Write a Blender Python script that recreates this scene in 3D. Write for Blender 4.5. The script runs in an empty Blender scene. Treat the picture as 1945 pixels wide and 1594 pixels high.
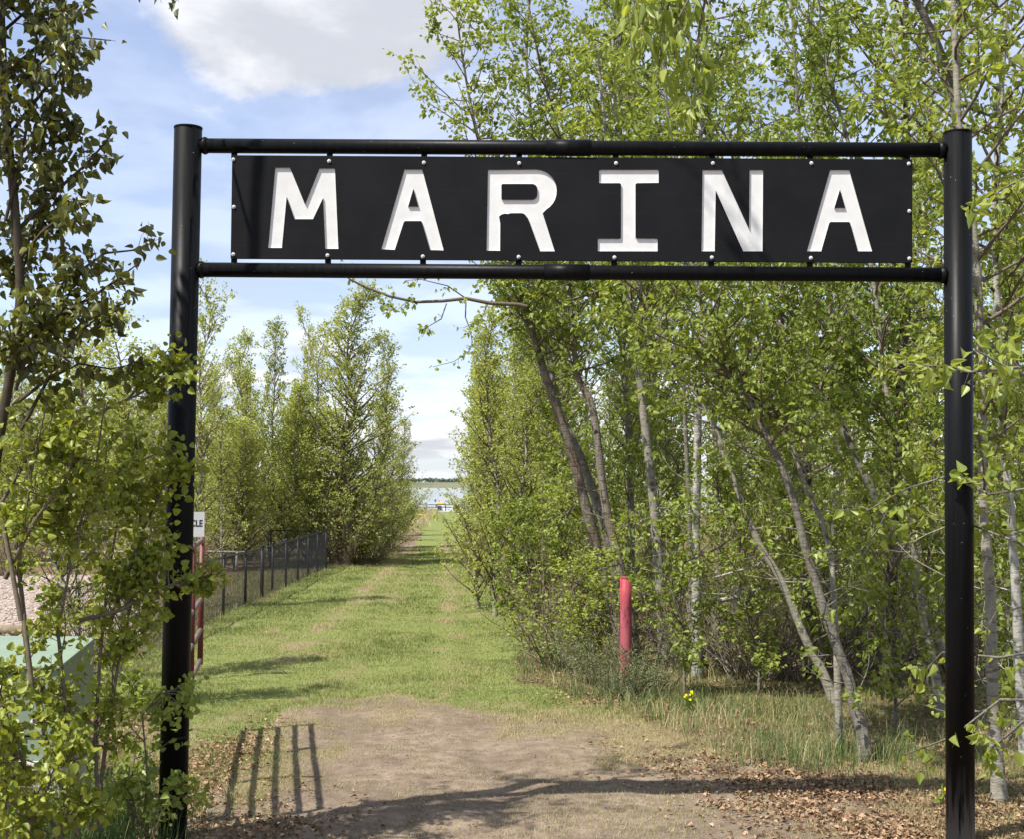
import bpy, bmesh, math, random
import numpy as np
from mathutils import Vector, Matrix

SC = bpy.context.scene
COL = SC.collection
rng = np.random.default_rng(7)
random.seed(7)

# ------------------------------------------------------------------ camera
F = 2600.0                      # focal length in photo pixels (1945 wide)
CAM_H = 2.65
PITCH = math.atan((924 - 797) / F)
ROLL = 0.006
cam_d = bpy.data.cameras.new('camera')
cam = bpy.data.objects.new('camera', cam_d)
COL.objects.link(cam)
cam_d.sensor_width = 36.0
cam_d.lens = 36.0 * F / 1945.0
cam_d.clip_start = 0.1
cam_d.clip_end = 20000
CM = Matrix.Rotation(math.pi / 2 + PITCH, 4, 'X') @ Matrix.Rotation(ROLL, 4, 'Z')
cam.matrix_world = Matrix.Translation((0, 0, CAM_H)) @ CM
SC.camera = cam
CMn = np.array(CM.to_3x3())


def P(px, py, Y):
    """world point seen at photo pixel (px, py) at distance Y down the path"""
    d = CMn @ np.array([(px - 972.5) / F, (797 - py) / F, -1.0])
    return np.array([0, 0, CAM_H]) + d * (Y / d[1])


def proj(pts):
    q = (pts - np.array([0, 0, CAM_H])) @ CMn
    z = np.maximum(-q[:, 2], 1e-3)
    return 972.5 + F * q[:, 0] / z, 797 - F * q[:, 1] / z, -q[:, 2]


# ------------------------------------------------------------------ sun, sky, exposure
SUN = Vector((-0.43, -0.335, 0.84)).normalized()       # direction towards the sun
sun_d = bpy.data.lights.new('sun', 'SUN')
sun_d.energy = 4.7
sun_d.angle = math.radians(0.53)
sun_d.color = (1.0, 0.955, 0.88)
sun = bpy.data.objects.new('sun', sun_d)
COL.objects.link(sun)
sun.rotation_euler = (-SUN).to_track_quat('-Z', 'Y').to_euler()
SC.view_settings.view_transform = 'Standard'
SC.view_settings.look = 'None'
SC.view_settings.exposure = 0.78
SC.view_settings.gamma = 1.0
SC.view_settings.use_curve_mapping = False
SC.render.engine = 'CYCLES'
SC.cycles.use_denoising = True
SC.cycles.max_bounces = 8
SC.cycles.diffuse_bounces = 5
SC.cycles.glossy_bounces = 2
SC.cycles.transmission_bounces = 6
SC.cycles.caustics_reflective = False
SC.cycles.caustics_refractive = False

world = bpy.data.worlds.new('World')
SC.world = world
world.use_nodes = True


class NT:
    """small node-tree helper"""

    def __init__(s, tree):
        s.t = tree
        tree.nodes.clear()

    def n(s, typ, **kw):
        nd = s.t.nodes.new(typ)
        for k, v in kw.items():
            if k.startswith('i_'):
                key = k[2:].replace('_', ' ')
                s.set(nd.inputs[key], v)
            elif k.startswith('p_'):
                s.set(nd.inputs[int(k[2:])], v)
            else:
                setattr(nd, k, v)
        return nd

    def set(s, sock, v):
        if hasattr(v, 'links') or hasattr(v, 'is_linked'):
            s.t.links.new(v, sock)
        else:
            sock.default_value = v

    def math(s, op, a, b=0.0, c=None, clamp=False):
        nd = s.n('ShaderNodeMath', operation=op, use_clamp=clamp)
        s.set(nd.inputs[0], a)
        s.set(nd.inputs[1], b)
        if c is not None:
            s.set(nd.inputs[2], c)
        return nd.outputs[0]

    def mix(s, f, a, b, blend='MIX'):
        nd = s.n('ShaderNodeMix', data_type='RGBA', blend_type=blend)
        s.set(nd.inputs[0], f)
        s.set(nd.inputs[6], a)
        s.set(nd.inputs[7], b)
        return nd.outputs[2]

    def ramp(s, f, stops, mode='LINEAR'):
        nd = s.n('ShaderNodeValToRGB')
        nd.color_ramp.interpolation = mode
        e = nd.color_ramp.elements
        while len(e) < len(stops):
            e.new(0.5)
        for i, (p, c) in enumerate(stops):
            e[i].position = p
            e[i].color = c if len(c) == 4 else (*c, 1)
        s.set(nd.inputs[0], f)
        return nd.outputs[0]

    def noise(s, vec, scale, detail=4, rough=0.55, dist=0.0):
        nd = s.n('ShaderNodeTexNoise')
        s.set(nd.inputs['Vector'], vec)
        nd.inputs['Scale'].default_value = scale
        nd.inputs['Detail'].default_value = detail
        nd.inputs['Roughness'].default_value = rough
        nd.inputs['Distortion'].default_value = dist
        return nd.outputs[0]

    def mapr(s, v, a, b, c=0.0, d=1.0, smooth=False):
        nd = s.n('ShaderNodeMapRange', interpolation_type='SMOOTHSTEP' if smooth else 'LINEAR')
        s.set(nd.inputs[0], v)
        for i, x in enumerate((a, b, c, d)):
            s.set(nd.inputs[i + 1], x)
        return nd.outputs[0]


def rgb(r, g, b):
    return (r, g, b, 1.0)


def build_world():
    w = NT(world.node_tree)
    sky = w.n('ShaderNodeTexSky', sky_type='NISHITA')
    sky.sun_disc = False
    sky.sun_elevation = math.asin(SUN.z)
    sky.sun_rotation = math.atan2(SUN.x, SUN.y)
    sky.altitude = 600
    sky.air_density = 1.0
    sky.dust_density = 0.6
    sky.ozone_density = 1.2
    tc = w.n('ShaderNodeTexCoord').outputs['Generated']
    sep = w.n('ShaderNodeSeparateXYZ')
    w.set(sep.inputs[0], tc)
    z = sep.outputs[2]
    # clouds lie in a flat layer: project the view direction on a plane overhead
    zz = w.math('ADD', w.math('MAXIMUM', z, 0.0), 0.16)
    u = w.math('DIVIDE', sep.outputs[0], zz)
    v = w.math('DIVIDE', sep.outputs[1], zz)
    comb = w.n('ShaderNodeCombineXYZ')
    w.set(comb.inputs[0], u)
    w.set(comb.inputs[1], v)
    uv = comb.outputs[0]
    n1 = w.noise(uv, 1.35, 9, 0.56, 0.25)
    # the same field a little nearer the zenith: thick cloud above means a grey underside
    sc = w.n('ShaderNodeVectorMath', operation='SCALE')
    w.set(sc.inputs[0], uv)
    sc.inputs['Scale'].default_value = 0.955
    n2 = w.noise(sc.outputs[0], 1.35, 6, 0.5, 0.25)
    # one large cumulus over the lake, left of the gate
    d0 = Vector((-0.135, 1.0, 0.345)).normalized()
    sub = w.n('ShaderNodeVectorMath', operation='SUBTRACT')
    w.set(sub.inputs[0], tc)
    sub.inputs[1].default_value = d0
    scl = w.n('ShaderNodeVectorMath', operation='MULTIPLY')
    w.set(scl.inputs[0], sub.outputs[0])
    scl.inputs[1].default_value = (1.0, 1.0, 2.1)
    ln = w.n('ShaderNodeVectorMath', operation='LENGTH')
    w.set(ln.inputs[0], scl.outputs[0])
    blob = w.mapr(ln.outputs['Value'], 0.04, 0.155, 0.25, 0.0, True)
    low = w.mapr(z, 0.03, 0.17, 0.10, 0.0, True)
    gap = w.mapr(z, 0.10, 0.165, 0.0, 1.0, True)
    gap2 = w.mapr(z, 0.19, 0.26, 1.0, 0.0, True)
    hole = w.math('MULTIPLY', w.math('MULTIPLY', gap, gap2), 0.10)
    dens = w.math('SUBTRACT', w.math('ADD', w.math('ADD', n1, blob), low), hole)
    cover = w.mapr(dens, 0.50, 0.66, 0.0, 0.96, True)
    thin = w.mapr(w.noise(uv, 0.5, 5, 0.5, 0.6), 0.28, 0.68, 0.16, 0.62, True)
    veil = w.mapr(z, 0.20, 0.36, 0.0, 0.42, True)
    thin = w.math('MAXIMUM', thin, veil)
    cover = w.math('MAXIMUM', cover, thin)
    shade = w.mapr(w.math('ADD', w.math('SUBTRACT', n2, n1), w.math('MULTIPLY', blob, 0.35)), -0.06, 0.09, 0.0, 1.0, True)
    cc = w.mix(shade, rgb(4.4, 4.45, 4.6), rgb(2.95, 3.05, 3.3))
    hz = w.mapr(z, 0.0, 0.10, 0.55, 0.0, True)
    skyc = w.mix(1.0, sky.outputs[0], rgb(0.78, 0.79, 0.90), 'MULTIPLY')
    base = w.mix(hz, skyc, rgb(3.1, 3.65, 4.3))
    col = w.mix(cover, base, cc)
    bg = w.n('ShaderNodeBackground')
    w.set(bg.inputs[0], col)
    bg.inputs[1].default_value = 0.14
    out = w.n('ShaderNodeOutputWorld')
    w.set(out.inputs[0], bg.outputs[0])


build_world()

# ------------------------------------------------------------------ helpers


def mesh_arrays(name, verts, faces, mat=None, attrs=None, smooth=False):
    """verts (N,3); faces list of (F,k) int arrays; attrs {name: (N,) floats}"""
    me = bpy.data.meshes.new(name)
    verts = np.asarray(verts, dtype=np.float32)
    faces = [np.asarray(f, dtype=np.int32) for f in faces if len(f)]
    me.vertices.add(len(verts))
    me.vertices.foreach_set('co', verts.ravel())
    nl = sum(f.size for f in faces)
    nf = sum(len(f) for f in faces)
    me.loops.add(nl)
    me.polygons.add(nf)
    me.loops.foreach_set('vertex_index', np.concatenate([f.ravel() for f in faces]))
    tot = np.concatenate([np.full(len(f), f.shape[1], dtype=np.int32) for f in faces])
    st = np.concatenate([[0], np.cumsum(tot)[:-1]]).astype(np.int32)
    me.polygons.foreach_set('loop_start', st)
    me.polygons.foreach_set('use_smooth', np.full(nf, bool(smooth), dtype=bool))
    if attrs:
        for k, a in attrs.items():
            at = me.attributes.new(k, 'FLOAT', 'POINT')
            at.data.foreach_set('value', np.asarray(a, dtype=np.float32))
    me.update(calc_edges=True)
    me.validate()
    if mat:
        me.materials.append(mat)
    return me


def link(name, data, parent=None, loc=None):
    o = bpy.data.objects.new(name, data)
    COL.objects.link(o)
    if parent:
        o.parent = parent
    if loc is not None:
        o.location = loc
    return o


def thing(name, label, cat, loc=(0, 0, 0), group=None):
    o = bpy.data.objects.new(name, None)
    o.empty_display_size = 0.2
    COL.objects.link(o)
    o.location = loc
    tag(o, label, cat, group)
    return o


def tag(o, label, cat, group=None):
    o['label'] = label
    o['category'] = cat
    if group:
        o['group'] = group
    return o


def nrm(v):
    return v / np.maximum(np.linalg.norm(v, axis=-1, keepdims=True), 1e-9)


class Geo:
    """collects tubes and boxes for one mesh"""

    def __init__(s):
        s.v, s.f4, s.f3, s.n = [], [], [], 0

    def raw(s, v, f4=None, f3=None):
        s.v.append(np.asarray(v, float))
        if f4 is not None and len(f4):
            s.f4.append(np.asarray(f4) + s.n)
        if f3 is not None and len(f3):
            s.f3.append(np.asarray(f3) + s.n)
        s.n += len(v)

    def tube(s, pts, rad, k=8, cap=False):
        pts = np.asarray(pts, float)
        m = len(pts)
        rad = np.broadcast_to(np.asarray(rad, float), (m,))
        t = nrm(np.gradient(pts, axis=0))
        mt = nrm(pts[-1] - pts[0])
        ref = np.array([0, 0, 1.0]) if abs(mt[2]) < 0.8 else np.array([0, 1.0, 0])
        a = nrm(np.cross(t, ref))
        b = np.cross(t, a)
        ang = np.arange(k) * 2 * math.pi / k
        ring = pts[:, None] + rad[:, None, None] * (a[:, None] * np.cos(ang)[None, :, None] + b[:, None] * np.sin(ang)[None, :, None])
        i = np.arange(m - 1)[:, None] * k
        j = np.arange(k)[None, :]
        j2 = (j + 1) % k
        f = np.stack([i + j, i + k + j, i + k + j2, i + j2], -1).reshape(-1, 4)
        v = ring.reshape(-1, 3)
        f3 = None
        if cap:
            v = np.vstack([v, pts[:1], pts[-1:]])
            c0, c1 = m * k, m * k + 1
            jj, jn = np.arange(k), (np.arange(k) + 1) % k
            f3 = np.vstack([np.stack([jj, jn, np.full(k, c0)], -1), np.stack([(m - 1) * k + jn, (m - 1) * k + jj, np.full(k, c1)], -1)])
        s.raw(v, f, f3)

    def box(s, lo, hi):
        (x0, y0, z0), (x1, y1, z1) = lo, hi
        v = [(x0, y0, z0), (x1, y0, z0), (x1, y1, z0), (x0, y1, z0), (x0, y0, z1), (x1, y0, z1), (x1, y1, z1), (x0, y1, z1)]
        s.raw(v, [(0, 3, 2, 1), (4, 5, 6, 7), (0, 1, 5, 4), (1, 2, 6, 5), (2, 3, 7, 6), (3, 0, 4, 7)])

    def mesh(s, name, mat, off=(0, 0, 0), smooth=False):
        return mesh_arrays(name, np.vstack(s.v) - np.asarray(off), [np.vstack(x) for x in (s.f4, s.f3) if x], mat, smooth=smooth)


def bevel_mesh(me, w=0.006, seg=2):
    bm = bmesh.new()
    bm.from_mesh(me)
    es = [e for e in bm.edges if len(e.link_faces) == 2 and e.calc_face_angle(0) > 0.5]
    bmesh.ops.bevel(bm, geom=es, offset=w, segments=seg, affect='EDGES', profile=0.5)
    bm.to_mesh(me)
    bm.free()
    return me


# value noise in numpy for masks and ground relief
def vnoise(x, y, seed=0):
    xi, yi = np.floor(x).astype(np.int64), np.floor(y).astype(np.int64)
    fx, fy = x - xi, y - yi
    fx, fy = fx * fx * (3 - 2 * fx), fy * fy * (3 - 2 * fy)

    def h(a, b):
        n = (a * 374761393 + b * 668265263 + seed * 982451653) & 0xFFFFFFFF
        n = ((n ^ (n >> 13)) * 1274126177) & 0xFFFFFFFF
        return ((n ^ (n >> 16)) & 0xFFFF) / 65535.0
    return (h(xi, yi) * (1 - fx) + h(xi + 1, yi) * fx) * (1 - fy) + (h(xi, yi + 1) * (1 - fx) + h(xi + 1, yi + 1) * fx) * fy


def fbm(x, y, seed=0, o=4):
    r, a, t = 0, 0.5, 0
    for i in range(o):
        r = r + a * vnoise(x * 2 ** i, y * 2 ** i, seed + i)
        t += a
        a *= 0.5
    return r / t


def sstep(a, b, x):
    t = np.clip((x - a) / (b - a), 0, 1)
    return t * t * (3 - 2 * t)


# ------------------------------------------------------------------ ground masks (places on the ground, in metres)
def right_edge(Y):
    return np.where(Y < 19, 0.2 + (19 - Y) * 0.34, 1.1 - 0.05 * Y + 0.05)


def left_edge(Y):
    e = np.where(Y < 44.5, -5.75, -4.15 - (Y - 44.5) * 0.02)
    e = np.where(Y < 17, -3.1 - (Y - 10) * 0.14, e)
    return np.where(Y > 78, e - (Y - 78) * 0.12, e)


def centre(Y):
    return -1.0 - 0.046 * Y


def masks(X, Y):
    n = fbm(X * 0.9, Y * 0.45, 3, 5)
    n2 = fbm(X * 2.3, Y * 1.3, 13, 4)
    s = X - centre(Y)
    # bare earth in front of and under the gate, and on the worn wheel tracks
    half = np.interp(Y, [5, 9, 11.5, 13, 14.5, 16, 19], [7, 4.2, 3.0, 2.1, 1.4, 1.0, 0.5])
    mid = np.interp(Y, [5, 10, 12, 14, 16, 18], [0.6, 0.5, 0.0, -0.5, -1.3, -1.9])
    dirt = sstep(0.95, -0.75, (np.abs(X - mid) - half) / np.maximum(half, 0.6) + (n - 0.5) * 1.7 + (n2 - 0.5) * 1.3)
    dirt *= sstep(20.5, 13.0, Y + (n2 - 0.5) * 5.0 + np.abs(X + 1.2) * 0.9)
    patch = np.exp(-(((Y - 17.1) / 0.55) ** 2)) * np.exp(-(((X + 1.6) / 1.3) ** 2))
    dirt = np.maximum(dirt, sstep(0.35, 0.95, patch * 0.75 + (n2 - 0.5) * 1.1))
    tr = np.exp(-((s + 0.75) / 0.42) ** 2) + 0.7 * np.exp(-((s - 0.85) / 0.4) ** 2)
    far = np.exp(-(((Y - 60) / 8.0) ** 2)) * tr
    dirt = np.maximum(dirt, sstep(0.35, 0.8, far + (n - 0.5) * 0.5))
    # dry, straw-coloured grass
    verge = np.exp(-(((X - (right_edge(Y) - 0.5)) / 1.0) ** 2)) * sstep(19, 14, Y)
    trk = (np.exp(-((s + 1.15) / 0.28) ** 2) + np.exp(-((s - 0.35) / 0.22) ** 2) * 0.8 + np.exp(-((s - 1.15) / 0.22) ** 2) * 0.6) * sstep(16, 20, Y) * sstep(70, 40, Y)
    mow = (np.exp(-((s + np.interp(Y, [21.8, 41.5], [1.45, .85])) / .30) ** 2) + .9 * np.exp(-((s - 1.0) / .25) ** 2) + .5 * np.exp(-((s + .35) / .22) ** 2)) * sstep(17, 21, Y) * sstep(75, 50, Y)
    dry = np.clip(0.55 * verge + 0.34 * mow + sstep(0.2, 0.6, dirt) * 0.7 + sstep(17.5, 14, Y) * 0.5 + (n2 - 0.5) * 1.3 + 0.14, 0, 1)
    tan = sstep(-4.9, -6.2, X + (Y - 78) * 0.03) * sstep(70, 82, Y)
    dry = np.maximum(dry, tan * 0.95)
    # woodland floor: litter either side of the path
    wild = np.maximum(sstep(-0.25, 0.35, X - right_edge(Y) + (n - 0.5) * 1.2), sstep(0.25, -0.4, X - left_edge(Y) + (n - 0.5) * 0.9) * (Y < 78))
    gravel = sstep(-.25, -.275, X / Y + (n - .5) * .03) * sstep(-6.1, -6.7, X) * sstep(22, 24.5, Y + (n - .5) * 4) * sstep(41, 38, Y + (n - .5) * 5)
    return dirt, dry, wild, gravel


def ground_z(X, Y):
    z = (fbm(X * 0.8, Y * 0.8, 21, 4) - 0.5) * 0.10 + (fbm(X * 4, Y * 4, 31, 3) - 0.5) * 0.035
    near = np.exp(-((np.abs(X) / 14.0) ** 2)) * sstep(60, 45, Y)
    s = X - (-0.3 - 0.046 * Y)
    rut = -(np.exp(-((s + 0.8) / 0.25) ** 2) + np.exp(-((s - 0.75) / 0.25) ** 2)) * 0.03
    z = z * near + rut * near
    bank = -2.6 * sstep(141, 149, Y + 0.0 * X)
    # keep it level where the posts and the box stand
    flat = np.exp(-(((X + 2.6) / 0.35) ** 2) - ((Y - 10.4) / 0.35) ** 2) + np.exp(-(((X - 3.4) / 0.35) ** 2) - ((Y - 10.4) / 0.35) ** 2)
    return z * (1 - np.clip(flat, 0, 1)) + bank


# ------------------------------------------------------------------ materials
def mat(name):
    m = bpy.data.materials.new(name)
    m.use_nodes = True
    t = NT(m.node_tree)
    out = t.n('ShaderNodeOutputMaterial')
    return m, t, out


def principled(t, out, col, rough=0.6, spec=0.4, metal=0.0, bump=None, bstr=0.3, bdist=0.01):
    p = t.n('ShaderNodeBsdfPrincipled')
    t.set(p.inputs['Base Color'], col)
    t.set(p.inputs['Roughness'], rough)
    t.set(p.inputs['Specular IOR Level'], spec)
    t.set(p.inputs['Metallic'], metal)
    if bump is not None:
        b = t.n('ShaderNodeBump')
        b.inputs['Strength'].default_value = bstr
        b.inputs['Distance'].default_value = bdist
        t.set(b.inputs['Height'], bump)
        t.set(p.inputs['Normal'], b.outputs[0])
    t.set(out.inputs[0], p.outputs[0])
    return p


def objco(t):
    return t.n('ShaderNodeTexCoord').outputs['Object']


def stretch(t, vec, s):
    nd = t.n('ShaderNodeVectorMath', operation='MULTIPLY')
    t.set(nd.inputs[0], vec)
    nd.inputs[1].default_value = s
    return nd.outputs[0]


def m_leaf(name, dark, light, trans=0.38, rough=0.42, spec=0.45):
    m, t, out = mat(name)
    at = t.n('ShaderNodeAttribute', attribute_name='tint').outputs['Fac']
    at = t.math('ADD', at, t.math('MULTIPLY', t.math('SUBTRACT', t.n('ShaderNodeObjectInfo').outputs['Random'], 0.5), 0.45 if 'olive' not in name and 'yellow' not in name else 0.25), clamp=True)
    c = t.ramp(at, [(0.0, dark), (0.55, tuple((a + b) / 2 for a, b in zip(dark, light))), (1.0, light)])
    p = t.n('ShaderNodeBsdfPrincipled')
    t.set(p.inputs['Base Color'], c)
    p.inputs['Roughness'].default_value = rough
    p.inputs['Specular IOR Level'].default_value = spec
    tr = t.n('ShaderNodeBsdfTranslucent')
    t.set(tr.inputs[0], t.mix(1.0, c, rgb(1.35, 1.25, 0.55), 'MULTIPLY'))
    mx = t.n('ShaderNodeMixShader')
    mx.inputs[0].default_value = trans
    t.set(mx.inputs[1], p.outputs[0])
    t.set(mx.inputs[2], tr.outputs[0])
    t.set(out.inputs[0], mx.outputs[0])
    return m


def m_bark(name, base, dark, warm, band=0.5, furrow=0.0):
    m, t, out = mat(name)
    co = objco(t)
    n1 = t.noise(stretch(t, co, (5, 5, 22)), 1.6, 6, 0.65)
    n2 = t.noise(stretch(t, co, (9, 9, 3)), 1.5, 5, 0.6)
    n3 = t.noise(co, 1.1, 3, 0.5)
    c = t.mix(t.mapr(n2, 0.3, 0.7), rgb(*base), rgb(*[b * 0.62 for b in base]))
    c = t.mix(t.mapr(n3, 0.5, 0.75, 0, 0.75), c, rgb(*warm))
    c = t.mix(t.mapr(n1, 0.545, 0.62, 0, band), c, rgb(*dark))
    vo = t.n('ShaderNodeTexVoronoi')
    t.set(vo.inputs['Vector'], stretch(t, co, (3.2, 3.2, 2.6)))
    vo.inputs['Scale'].default_value = 1.6
    kn = t.math('ADD', vo.outputs['Distance'], t.math('MULTIPLY', n2, 0.22))
    c = t.mix(t.mapr(kn, 0.33, 0.25, 0, 0.9), c, rgb(*dark))
    c = t.mix(t.mapr(t.noise(co, 26, 4, 0.7), 0.42, 0.66, 0.35, 0.0), c, rgb(*[b * 0.45 for b in base]))
    f = t.noise(stretch(t, co, (26, 26, 3.0)), 1.0, 4, 0.6, 0.4)
    if furrow:
        c = t.mix(t.mapr(f, 0.62, 0.42, 0, furrow), c, rgb(*dark))
    h = t.math('ADD', t.math('MULTIPLY', f, 1.0 if furrow else 0.35), t.math('MULTIPLY', n1, -0.6))
    principled(t, out, c, 0.85, 0.2, bump=h, bstr=1.0 if furrow else 0.8, bdist=0.025)
    return m


def m_plain(name, col, rough=0.6, spec=0.4, var=0.15, scale=9.0, bump=0.0):
    m, t, out = mat(name)
    n = t.noise(objco(t), scale, 5, 0.6)
    c = t.mix(t.mapr(n, 0.3, 0.7), rgb(*[x * (1 - var) for x in col]), rgb(*[min(1, x * (1 + var)) for x in col]))
    principled(t, out, c, rough, spec, bump=n if bump else None, bstr=bump)
    return m


def m_black_paint():
    m, t, out = mat('black_paint')
    geo = t.n('ShaderNodeNewGeometry').outputs['Position']
    sep = t.n('ShaderNodeSeparateXYZ')
    t.set(sep.inputs[0], geo)
    n = t.noise(stretch(t, geo, (30, 30, 1.6)), 1.0, 5, 0.65)
    n2 = t.noise(geo, 38, 2, 0.5)
    # scraped grey streaks at the foot of the right post, tiny chips everywhere
    low = t.mapr(sep.outputs[2], 0.05, 0.62, 1.0, 0.0)
    right = t.mapr(sep.outputs[0], 1.0, 2.0, 0.0, 1.0)
    streak = t.math('MULTIPLY', t.mapr(t.math('ADD', n, t.math('MULTIPLY', low, 0.17)), 0.52, 0.66, 0, 1), t.math('MULTIPLY', low, right))
    chips = t.mapr(n2, 0.755, 0.775, 0, 0.5)
    c = t.mix(t.mapr(n, 0.35, 0.65), rgb(0.0045, 0.0047, 0.0052), rgb(0.0075, 0.0078, 0.0085))
    c = t.mix(streak, c, rgb(0.15, 0.152, 0.155))
    c = t.mix(chips, c, rgb(0.4, 0.4, 0.4))
    r = t.mapr(n, 0.3, 0.7, 0.36, 0.48)
    principled(t, out, c, r, 0.10, bump=t.noise(geo, 14, 4), bstr=0.05)
    return m


def m_board():
    m, t, out = mat('board_paint')
    co = t.n('ShaderNodeNewGeometry').outputs['Position']
    g = t.noise(stretch(t, co, (1.2, 1, 55)), 1.0, 5, 0.65)
    n = t.noise(co, 3.0, 4)
    c = t.mix(t.mapr(n, 0.35, 0.65), rgb(0.0065, 0.0069, 0.008), rgb(0.0095, 0.010, 0.0115))
    c = t.mix(t.mapr(g, 0.58, 0.74, 0, 0.35), c, rgb(0.018, 0.018, 0.0195))
    principled(t, out, c, 0.66, 0.12, bump=g, bstr=0.22, bdist=0.004)
    return m


def m_red():
    m, t, out = mat('faded_red_paint')
    co = t.n('ShaderNodeNewGeometry').outputs['Position']
    sep = t.n('ShaderNodeSeparateXYZ')
    t.set(sep.inputs[0], co)
    n = t.noise(stretch(t, co, (14, 14, 4)), 1.0, 5, 0.65)
    n2 = t.noise(stretch(t, co, (30, 30, 12)), 1.0, 4, 0.65)
    c = t.mix(t.mapr(sep.outputs[2], 1.35, 0.75), rgb(0.31, 0.028, 0.045), rgb(0.33, 0.07, 0.095))
    c = t.mix(t.mapr(n, 0.35, 0.7, 0, 0.6), c, rgb(0.47, 0.13, 0.15))
    band = t.math('MULTIPLY', t.mapr(sep.outputs[2], 0.72, 0.84), t.mapr(sep.outputs[2], 1.16, 1.04))
    c = t.mix(t.math('MULTIPLY', t.mapr(n2, 0.52, 0.62, 0, 0.75), band), c, rgb(0.09, 0.03, 0.03))
    c = t.mix(t.math('MULTIPLY', t.mapr(n2, 0.45, 0.6), t.mapr(sep.outputs[2], 0.45, 0.1)), c, rgb(0.2, 0.15, 0.11))
    principled(t, out, c, 0.62, 0.3, bump=n, bstr=0.12)
    return m


M = {}
M['black'] = m_black_paint()
M['board'] = m_board()
M['white'] = m_plain('white_paint', (0.66, 0.66, 0.64), 0.6, 0.3, 0.06, 9, 0.1)
M['bolt'] = m_plain('zinc', (0.62, 0.62, 0.62), 0.35, 0.5, 0.1, 40)
M['red'] = m_red()
M['gate_red'] = m_plain('dark_red_paint', (0.12, 0.028, 0.022), 0.5, 0.4, 0.3, 12, 0.1)
M['gate_rail'] = m_plain('weathered_rail', (0.20, 0.145, 0.12), 0.6, 0.35, 0.35, 14, 0.1)
M['fence'] = m_plain('black_vinyl', (0.014, 0.015, 0.016), 0.45, 0.4, 0.2, 20)
M['box_green'] = m_plain('utility_green', (0.20, 0.262, 0.188), 0.5, 0.4, 0.08, 3, 0.04)
M['concrete'] = m_plain('concrete', (0.42, 0.41, 0.38), 0.85, 0.2, 0.22, 6, 0.3)
M['sticker'] = m_plain('sticker', (0.72, 0.72, 0.70), 0.5, 0.3, 0.05, 20)
M['print'] = m_plain('black_print', (0.02, 0.02, 0.02), 0.6, 0.2, 0.1, 20)
M['sign_white'] = m_plain('sign_white', (0.46, 0.46, 0.48), 0.45, 0.4, 0.05, 6)
M['timber'] = m_plain('old_timber', (0.23, 0.18, 0.13), 0.85, 0.15, 0.3, 9, 0.4)
M['dead'] = m_plain('dead_wood', (0.34, 0.31, 0.26), 0.85, 0.15, 0.3, 14, 0.4)
M['hose'] = m_plain('black_hose', (0.012, 0.012, 0.013), 0.4, 0.45, 0.2, 9)
M['yellow'] = m_plain('yellow_plastic', (0.62, 0.42, 0.05), 0.4, 0.4, 0.08, 5)
M['steel'] = m_plain('galvanised_steel', (0.36, 0.38, 0.40), 0.45, 0.5, 0.2, 6)
M['hull'] = m_plain('white_hull', (0.75, 0.76, 0.78), 0.3, 0.5, 0.04, 5)
M['dark_plastic'] = m_plain('dark_plastic', (0.03, 0.032, 0.04), 0.5, 0.4, 0.2, 5)
M['petal'] = m_plain('yellow_petal', (0.72, 0.55, 0.01), 0.6, 0.2, 0.1, 9)
M['aspen_bark'] = m_bark('aspen_bark', (0.36, 0.335, 0.265), (0.07, 0.058, 0.045), (0.27, 0.25, 0.18), 0.75)
M['grey_bark'] = m_bark('poplar_bark', (0.27, 0.25, 0.205), (0.055, 0.045, 0.035), (0.20, 0.165, 0.12), 0.7, 0.25)
M['dark_bark'] = m_bark('furrowed_bark', (0.15, 0.13, 0.105), (0.022, 0.018, 0.014), (0.12, 0.095, 0.07), 0.3, 0.9)
M['rust_bark'] = m_bark('scarred_bark', (0.31, 0.27, 0.215), (0.035, 0.022, 0.016), (0.17, 0.085, 0.05), 0.8, 0.35)
M['birch_bark'] = m_bark('birch_bark', (0.46, 0.45, 0.39), (0.08, 0.065, 0.05), (0.40, 0.36, 0.28), 0.75)
M['twig'] = m_plain('twig_bark', (0.135, 0.11, 0.078), 0.8, 0.2, 0.25, 20)
M['brown_twig'] = m_plain('brown_twig', (0.19, 0.145, 0.11), 0.85, 0.15, 0.3, 20)
M['bare_twig'] = m_plain('bare_twig', (0.22, 0.19, 0.155), 0.85, 0.15, 0.3, 20)
M['leaf_fresh'] = m_leaf('leaf_fresh', (0.155, 0.22, 0.034), (0.38, 0.44, 0.11), 0.5)
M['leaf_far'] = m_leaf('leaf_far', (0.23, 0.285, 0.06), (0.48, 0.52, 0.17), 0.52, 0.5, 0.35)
M['leaf_mid'] = m_leaf('leaf_mid', (0.145, 0.21, 0.034), (0.36, 0.43, 0.11), 0.5)
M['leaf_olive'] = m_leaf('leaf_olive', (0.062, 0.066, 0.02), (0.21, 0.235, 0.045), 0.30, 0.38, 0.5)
M['leaf_yellow'] = m_leaf('leaf_yellow', (0.145, 0.19, 0.022), (0.38, 0.42, 0.07), 0.40)
M['leaf_willow'] = m_leaf('leaf_willow', (0.11, 0.145, 0.055), (0.24, 0.28, 0.12), 0.25, 0.55)
M['leaf_brown'] = m_leaf('leaf_brown', (0.10, 0.055, 0.03), (0.50, 0.34, 0.21), 0.08, 0.7, 0.2)


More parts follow.
